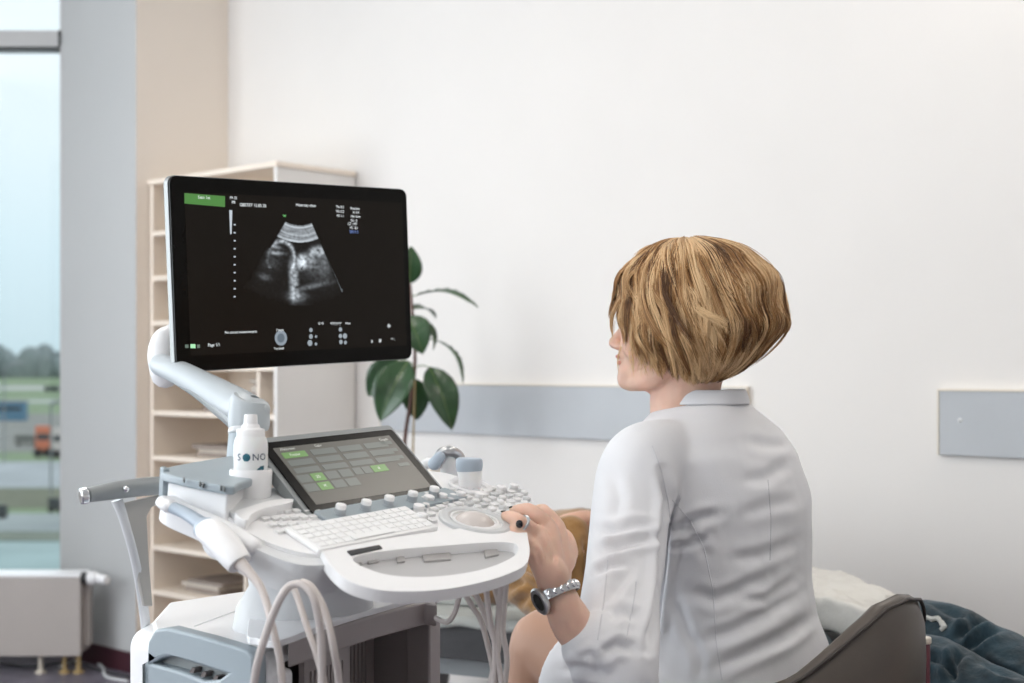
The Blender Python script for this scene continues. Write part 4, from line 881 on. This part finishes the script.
# legs: left thigh crossed over, right leg on the floor
hiL, knL = V(.30, 2.12, .55), P(546, 645, 2.33)
mb.tube([hiL, (hiL+knL)/2+V(0, 0, .01), knL], [.08, .070, .058], 22, smooth=5, round_ends=True)
mb.tube([knL+V(0, 0, .0), knL+V(-.01, .03, -.10), knL+V(-.02, .07, -.25), knL+V(-.04, .10, -.38)], [.058, .056, .046, .032], 20, smooth=5, round_ends=True)
hiR, knR = V(.42, 2.26, .52), V(.14, 2.52, .53)
mb.tube([hiR, knR], [.085, .06], 18, smooth=3, round_ends=True); mb.tube([knR, knR+V(-.02, .0, -.2), V(.12, 2.5, .09)], [.058, .052, .032], 16, smooth=4, round_ends=True)
aL = knL+V(-.04, .10, -.38)
o = mb.build('body', M_skin, dr); remesh(o, .0032, 5, .5); body = o
sculpt(body, ORG[body.name], [([(541, 566), (537, 553), (533, 546)], .0018, 2.2), ([(547, 566), (545, 552), (541, 540)], .0018, 2.2), ([(554, 566), (553, 550), (550, 536)], .0018, 2.2), ([(560, 620), (570, 640)], .001, 4)], .0012, 60)
MB().tube([aL, aL+V(-.02, .02, -.04), aL+V(-.11, .09, -.06)], [.036, .036, .022], 16, smooth=4, round_ends=True, flat=1).build('shoe', M_blackm, dr)
MB().tube([V(.12, 2.5, .075), V(.12, 2.5, .035), V(.01, 2.6, .03)], [.034, .034, .024], 16, smooth=4, round_ends=True, flat=.9).build('shoe', M_blackm, dr)
ti = MB().tube([(hiL+knL)/2+V(0, 0, .01), (hiL+knL)*.5+(knL-hiL)*.25+V(0, 0, .006), knL], [.073, .067, .060], 22, smooth=5, round_ends=True).tube([knL, knL+V(-.01, .03, -.10), knL+V(-.02, .07, -.25), knL+V(-.04, .10, -.37)], [.0602, .058, .048, .034], 22, smooth=5, round_ends=True).tube([(hiR+knR)/2, knR], [.075, .062], 18, round_ends=True).tube([knR, knR+V(-.02, 0, -.2), V(.12, 2.5, .10)], [.060, .054, .034], 18, smooth=4, round_ends=True).build('leg_shade', mat('leg_shade_tan', (.50, .285, .19), .55, var=.03, sheen=.2), dr); remesh(ti, .005, 3)  # leg shell tinted darker: shade from the console put into the skin colour
# lips, eye
MB().ell(hq(.1065, 0, -.0625), (.006, .017, .0042), (hf, hl, ZZ)).ell(hq(.104, 0, -.0725), (.006, .015, .0048), (hf, hl, ZZ)).build('lips', M_lip, dr)
for s_ in (-1, 1):
    e_ = MB().ell(hq(.083, s_*.031, -.012), (.012, .012, .012), (hf, hl, ZZ)).build('eye', M_eye, dr)
    MB().ell(hq(.0925, s_*.031, -.012), (.0035, .0055, .0055), (hf, hl, ZZ)).build('iris', mat('iris_blue', (.05, .1, .14), .2, var=.1), e_)
# nails
for k, fg in enumerate(fing):
    d_ = (fg[-1]-fg[-2]).normalized(); p = fg[-1]+d_*.0035+V(0, -.002, .0048); sd = d_.cross(ZZ).normalized()
    MB().ell(p, (.0048, .0040, .0016), (d_, sd, d_.cross(sd))).build('fingernail', M_nail, dr)
rp = fing[1][0].lerp(fing[1][1], .85); dd = (fing[1][1]-fing[1][0]).normalized(); fr_ = Frame(rp, dd.cross(ZZ).normalized(), dd.cross(dd.cross(ZZ)).normalized())
rg = MB().rings([[fr_.pt((.0106+ro)*math.cos(a), (.0106+ro)*math.sin(a), h) for a in [2*math.pi*k/28 for k in range(28)]] for ro, h in ((0, -.0018), (.0014, -.001), (.0014, .001), (0, .0018))]).build('ring', M_silver, dr)
MB().ell(rp+V(-.004, -.0115, .001), (.0046, .0035, .0052)).build('ring_stone', M_onyx, rg)
# watch
wa = (P(565, 608, 1.788)-P(551, 577, 1.80)).normalized(); wc_ = P(557, 593, 1.797); side = wa.cross(V(0, -1, 0)).normalized(); up_ = side.cross(wa).normalized()
fw_ = Frame(wc_, side, up_)
wt = MB().rings([[fw_.pt(R_0*math.cos(a), R_0*math.sin(a)*.95, h) for a in [2*math.pi*k/40 for k in range(40)]] for R_0, h in ((.0275, -.0065), (.0292, -.006), (.0292, .006), (.0275, .0065))], cap=False).build('wristwatch', M_silver, dr)
mb = MB()
for k in range(40):
    if k % 2: continue
    a = 2*math.pi*k/40; mb.ell(fw_.pt(.0292*math.cos(a), .0292*math.sin(a)*.95, 0), (.0026, .0026, .0052), (fw_.U, fw_.V, fw_.N), 8, 6)
mb.build('bracelet_links', M_chrome, wt)
fd = P(538.5, 597, 1.792); dn = (fd-wc_); dn = (dn-wa*dn.dot(wa)).normalized(); dn = (dn+V(0, -.45, 0.0)).normalized(); Fd = Frame(fd, wa, dn.cross(wa)); 
Fd = Frame(fd, wa, Fd.N.cross(wa)) if False else Frame(wc_+dn*.0275, wa.cross(dn).cross(dn)*-1, wa.cross(dn))
if Fd.N.dot(dn) < 0: Fd = Frame(Fd.o, Fd.U, -Fd.V)
def oval(a_, b_, h): return [Fd.pt(a_*math.cos(t_), b_*math.sin(t_), h) for t_ in [2*math.pi*k/32 for k in range(32)]]
MB().rings([oval(.0165, .0125, -.003), oval(.018, .0135, 0), oval(.018, .0135, .003), oval(.0160, .0118, .0046), oval(.0115, .008, .0040)]).build('watch_case', M_silver, wt)
MB().rings([oval(.0118, .0083, .0034), oval(.0115, .008, .0043), oval(.001, .001, .0045)]).build('watch_dial', M_watch, wt)

# coat
def ring(c, w, d, n=36, sq=.12, fwd=0):
    out = []
    for k in range(n):
        a = 2*math.pi*k/n; ca, sa = math.cos(a), math.sin(a); out.append(c+Lr*w*(abs(ca)**(1-sq))*(1 if ca > 0 else -1)+F_*d*(abs(sa)**(1-sq))*(1 if sa > 0 else -1))
    return out
mb = MB()
prof = [(P(704, 400, 2.21), .062, .060), (P(704, 408, 2.21), .085, .070), (P(706, 418, 2.21), .112, .080), (P(708, 432, 2.205), .148, .092), (P(712, 455, 2.2), .174, .106), (P(720, 500, 2.2), .174, .118), (P(724, 540, 2.2), .162, .115), (P(727, 580, 2.2), .152, .112), (P(730, 615, 2.2), .156, .117), (P(732, 650, 2.2), .168, .132), (P(734, 690, 2.2), .182, .150), (P(735, 735, 2.2), .185, .16)]
cs = []; 
for k in range(len(prof)-1):
    for j in range(4):
        t_ = j/4; s_ = t_*t_*(3-2*t_)*.3+t_*.7; cs.append((prof[k][0].lerp(prof[k+1][0], t_), prof[k][1]*(1-s_)+prof[k+1][1]*s_, prof[k][2]*(1-s_)+prof[k+1][2]*s_))
cs.append(prof[-1])
mb.rings([ring(*c) for c in cs])
# sleeve left
mb.tube([P(668, 455, 2.12), P(642, 467, 2.06), P(633, 500, 2.03), P(627, 545, 1.98), P(621, 590, 1.92), P(618, 635, 1.86), P(617, 668, 1.82)], [.054, .060, .059, .055, .053, .055, .055], 26, smooth=6, round_ends=True)
mb.tube([P(624, 684, 1.84), P(611, 664, 1.825), P(604, 655, 1.815), P(597, 647, 1.808)], [.048, .056, .052, .047], 24, smooth=5, round_ends=True)
mb.v = mb.v
# sleeve right
mb.tube([P(735, 450, 2.28), P(760, 462, 2.36), V(.41, 2.44, .88), V(.37, 2.50, .80), V(.31, 2.58, .80)], [.055, .056, .052, .050, .045], 24, smooth=5, round_ends=True)
# skirt of the coat over the lap
mb.tube([V(.34, 2.12, .57), V(.24, 2.16, .60), V(.148, 2.215, .620), V(.098, 2.26, .640)], [.13, .114, .104, .086], 28, smooth=5, up=ZZ, flat=.9)
mb.tube([V(.44, 2.24, .55), V(.32, 2.36, .56)], [.12, .10], 24, smooth=5, up=ZZ, flat=.9)
ct = mb.build('white_coat', M_coat, dr); remesh(ct, .0042, 13, .6)
cre = [([(600, 552), (622, 545), (640, 540), (662, 538)], .010, 5), ([(598, 530), (615, 532), (636, 527), (655, 530)], .007, 5), ([(592, 575), (610, 566), (630, 567)], .006, 4), ([(608, 600), (622, 580), (634, 570)], .004, 5),
       ([(663, 470), (668, 500), (664, 535), (661, 575), (655, 620), (648, 650)], .016, 5), ([(665, 537), (680, 528), (700, 518), (722, 514)], .006, 5), ([(668, 545), (690, 545), (712, 536)], .004, 4),
       ([(678, 520), (700, 545), (710, 560)], .003, 5), ([(690, 590), (715, 600), (745, 588), (770, 575)], .006, 6), ([(700, 640), (730, 632), (765, 614), (800, 590)], .006, 6), ([(710, 670), (745, 655), (785, 636), (812, 615)], .007, 6),
       ([(735, 600), (765, 600), (800, 575)], .005, 5), ([(730, 560), (760, 556), (800, 540)], .004, 6), ([(740, 480), (765, 478), (790, 462)], .003, 6), ([(690, 625), (700, 660), (700, 680)], .004, 5), ([(676, 600), (684, 620), (690, 650)], .004, 5),
       ([(608, 620), (622, 612), (640, 618)], .005, 5), ([(600, 655), (618, 645), (636, 650)], .006, 5), ([(576, 660), (590, 655), (602, 668)], .005, 4), ([(612, 470), (620, 500), (615, 520)], .003, 6), ([(745, 440), (770, 446), (792, 445)], .003, 5),
       ([(560, 668), (585, 668), (610, 676)], .006, 5), ([(740, 515), (770, 505), (800, 500)], .003, 6)]
sculpt(ct, ORG[ct.name], cre, .0032, 14)
def seam(pl, r=.0009, nm='seam'):
    p_ = on_surface(ct, ORG[ct.name], densify(pl, 8), .0002)
    if len(p_) > 3: MB().tube(p_, r, 6).build(nm, M_seam, ct)
seam([(652, 446), (661, 470), (668, 500), (671, 530)]); seam([(672, 500), (690, 520), (704, 548), (713, 590), (716, 640), (722, 680)]); seam([(608, 560), (604, 600), (598, 640)], .0009)
seam([(768, 480), (771, 520), (770, 560)], .0008); seam([(636, 582), (634, 600), (626, 640)], .0009)
# collar
col_in = []; col_out = []
cc = [(-1.0, 0), ]
rings_ = []
for (cy, w, d, zo) in ((402, .066, .064, 0), (392, .063, .063, 0), (388, .066, .067, 0), (392, .070, .070, 0), (404, .076, .074, 0)):
    rr2 = []
    for k in range(41):
        a = math.radians(-250+k*(320/40)) ; c = P(702, cy, 2.21)
        # open towards the front (direction +F_)
        aa = math.radians(115)+k/40*math.radians(310); dirF = math.cos(aa-math.radians(90)); 
        p = c+Lr*w*math.cos(aa)+F_*d*math.sin(aa); p.z -= .05*max(0, math.sin(aa))**1.2; rr2.append(p)
    rings_.append(rr2)
mb = MB(); mb.rings(rings_, cap=False, closed=False); o = mb.build('collar', M_coat, ct, angle=80); s_ = o.modifiers.new('s', 'SOLIDIFY'); s_.thickness = .003; ss = o.modifiers.new('ss', 'SUBSURF'); ss.levels = ss.render_levels = 1

# hair: dense strands in locks over a cap
def fa(th): return abs((th+180) % 360-180)
def hend(th):      # how far down the hair reaches (polar angle) by azimuth in degrees, 0 = forehead, 90 = near side
    return float(np.interp(fa(th), [0, 25, 45, 62, 80, 110, 140, 180], [66, 80, 103, 124, 139, 146, 145, 140]))
def hRad(th): return float(np.interp(fa(th), [0, 30, 60, 90, 120, 150, 180], [.112, .111, .103, .100, .115, .136, .143]))
def htuck(th): return float(np.interp(fa(th), [0, 45, 90, 130, 180], [.02, .06, .16, .36, .46]))
RZT, RZB = .1135, .118
def hpos(th, phd, lay=1.0):
    p_ = math.radians(phd); t_ = math.radians(th); R0 = hRad(th)*lay*(1+.075*noise.noise(V(math.cos(t_)*2.1, math.sin(t_)*2.1, phd/24)))
    if phd <= 90: rho = R0*math.sin(p_)**.86; z = RZT*lay*math.cos(p_)
    else: rho = R0*(1-htuck(th)*((phd-90)/45)**1.5); z = RZB*math.cos(p_)
    return hp(-.012+rho*math.cos(t_), rho*math.sin(t_), z+.002)
mb = MB(); nth = 72; rows = 26; rg_ = []
for j in range(rows+1):
    rg_.append([hpos(360*i/nth, max(1.5, (hend(360*i/nth)-12)*j/rows), .87) for i in range(nth)])
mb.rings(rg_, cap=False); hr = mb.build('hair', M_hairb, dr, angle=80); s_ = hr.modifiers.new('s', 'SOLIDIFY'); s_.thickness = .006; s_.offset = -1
pos = []; rad = []; tone = []; NP = 18
def lock(th0, st, e, sw, lay, per, wd, wv, wf, wp_, tip, tn, lift=0, rr_=.0005):
    for s in range(per):
        o1 = rng.normal()*.5; o2 = rng.normal()*.5; le = e+rng.normal(0, 2.5); tj = rng.normal(0, .15); fly = rng.normal(0, 1.0)*(1 if rng.random() < .12 else .15)
        for k in range(NP):
            t_ = k/(NP-1); ph_ = st+(le-st)*t_; conv = 1-.80*t_**1.8; near_top = min(1, .35+ph_/40)
            polef = 1/max(.30, math.sin(math.radians(min(max(ph_, 8), 90))))
            th_ = th0+(sw*t_**1.15+o1*wd*conv*near_top+wv*math.sin(wf*t_+wp_)*t_)*min(polef, 1.8)+fly*3*t_
            q = hpos(th_, ph_, lay+o2*.026*conv+lift*math.sin(math.pi*t_)+tip*t_**2.5+.024*wv/4*math.sin(wf*1.1*t_+wp_*1.7)*t_+fly*.012*t_)
            pos.append(q); rad.append(rr_*(1-.8*t_**2.5)); tone.append(tn+tj+.10*t_)
    return per
NS = 0
for c in range(170):      # under layer
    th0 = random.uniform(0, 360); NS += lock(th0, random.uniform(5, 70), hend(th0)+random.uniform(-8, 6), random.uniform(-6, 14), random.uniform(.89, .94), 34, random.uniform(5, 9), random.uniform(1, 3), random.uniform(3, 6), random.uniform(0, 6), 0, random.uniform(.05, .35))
for c in range(640):      # outer locks swept back and down from the crown
    th0 = random.uniform(0, 360) if c % 3 else random.uniform(20, 170); a_ = (th0+180) % 360-180
    near = 1 if 0 < a_ < 165 else 0
    back = float(np.interp(fa(th0), [0, 30, 70, 120, 180], [3, 18, 38, 28, 4]))*(1 if near else -.7)
    e = hend(th0+back)+random.choice([random.uniform(-8, 6), random.uniform(-8, 6), random.uniform(-45, -8)])
    st = random.choice([random.uniform(1, 14), random.uniform(4, 45), random.uniform(20, 75)]); st = min(st, e-30)
    if fa(th0) < 26: back = -12 if a_ < 0 else random.uniform(-14, 8)
    sw = back*random.uniform(.6, 1.35)+random.uniform(-7, 7)
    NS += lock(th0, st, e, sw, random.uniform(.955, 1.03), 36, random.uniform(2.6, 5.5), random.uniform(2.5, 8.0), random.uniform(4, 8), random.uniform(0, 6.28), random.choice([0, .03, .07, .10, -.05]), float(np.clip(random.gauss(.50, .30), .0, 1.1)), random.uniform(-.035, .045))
for c in range(46):       # thin locks falling over cheek, jaw and nape
    th0 = random.choice([random.uniform(26, 74), random.uniform(30, 60), random.uniform(-30, 25), random.uniform(110, 190)])
    e = {0: random.uniform(118, 144)}[0] if 26 < th0 < 80 else hend(th0)+random.uniform(2, 9)
    NS += lock(th0, random.uniform(20, 70), e, random.uniform(-14, 16), random.uniform(.93, 1.02), 9, random.uniform(1.2, 3), random.uniform(2, 5), random.uniform(3, 7), random.uniform(0, 6.28), random.uniform(-.06, .04), random.uniform(.6, 1.1), 0, .00042)
hc = bpy.data.hair_curves.new('hair_strands'); hc.add_curves([NP]*NS)
arr = (np.array([tuple(p) for p in pos], dtype=np.float32)-np.array(ORG[dr.name], dtype=np.float32))
hc.attributes['position'].data.foreach_set('vector', arr.ravel())
ra = hc.attributes.get('radius') or hc.attributes.new('radius', 'FLOAT', 'POINT'); ra.data.foreach_set('value', np.array(rad, dtype=np.float32))
ta = hc.attributes.new('tone', 'FLOAT', 'POINT'); ta.data.foreach_set('value', np.array(tone, dtype=np.float32))
hm = bpy.data.materials.new('blonde_hair'); hm.use_nodes = True; nt = hm.node_tree; b = nt.nodes['Principled BSDF']; b.inputs['Roughness'].default_value = .42; b.inputs['Specular IOR Level'].default_value = .45
hi_ = nt.nodes.new('ShaderNodeAttribute'); hi_.attribute_name = 'tone'; rp_ = nt.nodes.new('ShaderNodeValToRGB'); mxr = nt.nodes.new('ShaderNodeMath'); mxr.operation = 'MULTIPLY_ADD'; tc = nt.nodes.new('ShaderNodeTexCoord'); nn_ = nt.nodes.new('ShaderNodeTexNoise'); nn_.inputs['Scale'].default_value = 26; nn_.inputs['Detail'].default_value = 3
mp = nt.nodes.new('ShaderNodeMapping'); mp.inputs['Scale'].default_value = (1, 1, .35); nt.links.new(tc.outputs['Object'], mp.inputs[0]); nt.links.new(mp.outputs[0], nn_.inputs['Vector'])
nt.links.new(hi_.outputs['Fac'], mxr.inputs[0]); mxr.inputs[1].default_value = .55; nt.links.new(nn_.outputs['Fac'], mxr.inputs[2]); nt.links.new(mxr.outputs[0], rp_.inputs[0])
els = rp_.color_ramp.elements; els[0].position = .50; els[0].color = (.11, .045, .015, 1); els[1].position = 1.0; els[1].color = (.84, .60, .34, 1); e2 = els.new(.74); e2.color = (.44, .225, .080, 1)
nt.links.new(rp_.outputs[0], b.inputs['Base Color']); hc.materials.append(hm)
ho = bpy.data.objects.new('hair_strands', hc); C.objects.link(ho); ho.parent = hr; ORG[ho.name] = ORG[dr.name]

# ------------------------------------------------------------------ doctor's chair
S = V(.365, 2.135, 0); bdir = math.atan2(-.66, .75)
ch = empty('office_chair', V(S.x, S.y, 0), 'taupe leather tub office chair the doctor sits on', 'chair')
def rimz(al): return float(np.interp(abs(al), [0, 12, 25, 46, 70, 90, 115], [.802, .795, .765, .703, .668, .652, .63]))
def shellpt(al, z, rad_): a = bdir+math.radians(al); bulge = 1+.10*math.sin(max(0, min(1, (z-.42)/.4))*math.pi*.5); return V(S.x+math.cos(a)*rad_*bulge, S.y+math.sin(a)*rad_*bulge, z)
AL = np.linspace(-112, 112, 57); outer = []; 
prf = [(.212, 0), (.227, .15), (.229, .5), (.227, .8), (.224, .93), (.218, .985), (.208, 1.0), (.198, .985), (.190, .93), (.187, .6), (.187, .0)]
rings_ = []
for al in AL:
    zt_ = rimz(al); z0_ = .42; rings_.append([shellpt(al, z0_+(zt_-z0_)*q, r_) for r_, q in prf])
MB().rings(rings_).build('backrest', M_taupe, ch, angle=60)
MB().tube([shellpt(al, rimz(al)-.006, .2225) for al in AL], .0028, 8).build('piping', M_piping, ch)
fS = Frame(V(S.x, S.y, 0), V(1, 0, 0), V(0, 1, 0))
MB().lathe(fS, [(.02, .385), (.20, .39), (.225, .41), (.225, .44), (.20, .462), (.02, .466)], 40).build('seat', M_taupe, ch)
MB().lathe(fS, [(.03, .10), (.03, .39), (.02, .39)], 20).build('gas_column', M_blackm, ch)
for k in range(5):
    a = 2*math.pi*k/5+.3; e = V(S.x+.27*math.cos(a), S.y+.27*math.sin(a), .075); MB().tube([V(S.x, S.y, .11), e], [.026, .016], 12).build('base_arm', M_blackm, ch)
    MB().lathe(Frame(e+V(0, 0, -.045), V(math.cos(a), math.sin(a), 0), ZZ), [(.008, -.014), (.026, -.014), (.029, -.008), (.029, .008), (.026, .014), (.008, .014)], 18).build('caster', M_blackm, ch)
po = empty('support_tube', P(926, 690, 2.14)*1, 'burgundy tube with ivory cap standing behind the chair back', 'tube'); po.location.z = 0; ORG[po.name] = V(po.location.x, po.location.y, 0)
pb = P(923, 642, 2.16); MB().tube([V(pb.x, pb.y, 0), V(pb.x, pb.y, pb.z)], .0105, 18).build('shaft', M_burg, po)
MB().tube([pb+V(0, 0, -.002), pb+V(0, 0, .008)], .0125, 18, round_ends=False).build('cap', M_ivory, po, bevel=.002)

# ------------------------------------------------------------------ outside
ZG = -3.0
def gp(px, py, z=ZG): return PD(px, py, z)
def ext(name, col, rough=.9, var=.15, vs_=.3): return mat(name, col, rough, var=var, vscale=vs_)
fg_ = Frame(V(0, 0, 0), V(1, 0, 0), V(0, 1, 0))
o = MB().prism(fg_, [(-900, 8), (300, 8), (300, 3000), (-900, 3000)], ZG-.3, ZG).build('ground_outside', ext('far_field_green', (.22, .30, .17)), smooth=False); o['kind'] = 'structure'
def strip(nm, y0, y1, col, h=.02):
    o = MB()
    a, b = sorted(((CZ-ZG)*FP/(y0-HY), (CZ-ZG)*FP/(y1-HY))); o.prism(fg_, [(-260, a), (40, a), (40, b), (-260, b)], ZG, ZG+h)
    o = o.build(nm, ext('m_'+nm, col), smooth=False); o['kind'] = 'structure'
strip('road_far', 386, 390, (.50, .50, .48)); strip('path_far', 400, 403, (.48, .5, .48), .03); strip('yard', 414, 452, (.26, .26, .24)); strip('road_near', 462, 488, (.42, .45, .47)); strip('verge', 489, 508, (.17, .18, .12)); strip('pavement_kerb', 514, 532, (.36, .40, .40)); strip('verge_near', 533, 541, (.22, .25, .2)); strip('forecourt', 542, 700, (.36, .47, .47))
def bldg(nm, cat, x0, x1, yt, yb, col, label, depth=.4, roof=None, wheels=0):
    a = gp(x0, yb); b = gp(x1, yb); D = a.y; zt_ = CZ+(HY-yt)/FP*D; t = empty(nm, V((a.x+b.x)/2, D, ZG), label, cat); w = b.x-a.x; hgt = zt_-ZG
    f = Frame(V(a.x, D, ZG), V(1, 0, 0), V(0, 1, 0)); MB().box(f, 0, w, 0, w*depth, hgt*(.12 if wheels else 0), hgt).build('hull' if wheels else 'walls', ext('c_'+label[:14], col, .6), t, bevel=min(w, hgt)*.04)
    MB().box(f, w*.1, w*.9, -w*.005, w*.01, hgt*.55, hgt*.75).build('windows', ext('dark_glass', (.05, .06, .07), .2), t)
    if wheels:
        for k in (.2, .8): MB().lathe(Frame(V(a.x+w*k, D-.02*w, ZG+hgt*.14), V(1, 0, 0), V(0, 0, 1)), [(.01, -.1), (hgt*.14, -.1), (hgt*.14, .1), (.01, .1)], 16).build('wheel', ext('tyre', (.02, .02, .02)), t)
    else: MB().box(f, -w*.02, w*1.02, -w*.02, w*depth+w*.02, hgt, hgt*1.06).build('roof', ext('roofgrey', (.3, .3, .3)), t)
    return t
bldg('building', 'building', 39, 57, 360, 376, (.62, .66, .68), 'small white building at the edge of the far field')
bldg('shipping_container', 'container', -6, 24, 402, 421, (.10, .24, .36), 'blue container standing in the yard outside the window')
bldg('truck', 'truck', 35, 51, 426, 457, (.75, .22, .12), 'orange truck box parked in the yard outside', wheels=1)
bldg('truck', 'truck', 52, 64, 428, 458, (.70, .62, .60), 'white truck box beside the orange one outside', wheels=1)
bldg('car', 'car', 44, 58, 386, 392, (.10, .11, .11), 'dark car on the far road outside', wheels=1)
bldg('car', 'car', 48, 64, 498, 512, (.05, .06, .06), 'dark car at the verge beside the window edge', wheels=1)
bldg('car', 'car', -8, 6, 505, 519, (.04, .05, .05), 'dark car at the left edge of the photo outside', wheels=1)
bldg('van', 'van', 14, 40, 434, 446, (.30, .30, .27), 'grey van behind the orange truck outside', wheels=1)
mb = MB(); 
for k in range(150):
    x = -260+k*2.1+random.uniform(-2, 2); h = random.uniform(6, 11)
    mb.ell(V(x, 500+random.uniform(-8, 8), ZG+h*.4), (random.uniform(3, 6), 4, h*.75), None, 8, 6)
tag(mb.build('treeline', ext('far_trees', (.24, .28, .28), .95, .3, .1)), 'dark line of trees on the horizon outside the window', 'trees', kind='stuff')
for nm, x, D_, h in (('lamp_post', 4, 60, 9), ('lamp_post', 51, 45, 6.5)):
    b_ = V((x-512)/FP*D_, D_, ZG); t = empty('street_lamp', b_, 'thin street lamp %s' % ('at the left edge of the window view' if x < 10 else 'beside the orange truck outside'), 'street lamp')
    MB().tube([b_, b_+V(0, 0, h*.45)], .035, 8).build('pole', M_grey, t); MB().tube([b_+V(0, 0, h*.45), b_+V(.5, 0, h*.47)], .05, 8).ell(b_+V(.6, 0, h*.47), (.3, .12, .07)).build('lamp_head', M_grey, t)

# world: overcast sky, white above and pale blue at the horizon
w = bpy.data.worlds.new('sky'); bpy.context.scene.world = w; w.use_nodes = True; nt = w.node_tree; bg = nt.nodes['Background']
tc = nt.nodes.new('ShaderNodeTexCoord'); sx = nt.nodes.new('ShaderNodeSeparateXYZ'); rp_ = nt.nodes.new('ShaderNodeValToRGB'); nt.links.new(tc.outputs['Generated'], sx.inputs[0]); nt.links.new(sx.outputs['Z'], rp_.inputs[0])
els = rp_.color_ramp.elements; els[0].position = 0; els[0].color = (.55, .66, .72, 1); els[1].position = .25; els[1].color = (.84, .87, .92, 1); e = els.new(.08); e.color = (.66, .77, .84, 1); e = els.new(.15); e.color = (.77, .84, .89, 1)
nt.links.new(rp_.outputs[0], bg.inputs[0]); bg.inputs[1].default_value = 1.05

# camera
cam = bpy.data.cameras.new('camera'); co_ = bpy.data.objects.new('camera', cam); C.objects.link(co_); bpy.context.scene.camera = co_
co_.location = (0, 0, CZ); co_.rotation_euler = (math.radians(90), 0, 0); cam.sensor_width = 36; cam.lens = FP/1024*36; cam.shift_y = (HY-341.5)/1024; cam.clip_end = 5000; cam.clip_start = .05
cam.dof.use_dof = True; cam.dof.focus_distance = 2.0; cam.dof.aperture_fstop = 4.8
sc = bpy.context.scene; vs_ = sc.view_settings; vs_.view_transform = 'Standard'; vs_.look = 'None'; vs_.gamma = 1; vs_.use_curve_mapping = False; vs_.exposure = 0.28
sc.cycles.use_denoising = True; sc.cycles.max_bounces = 8; sc.cycles.transparent_max_bounces = 12
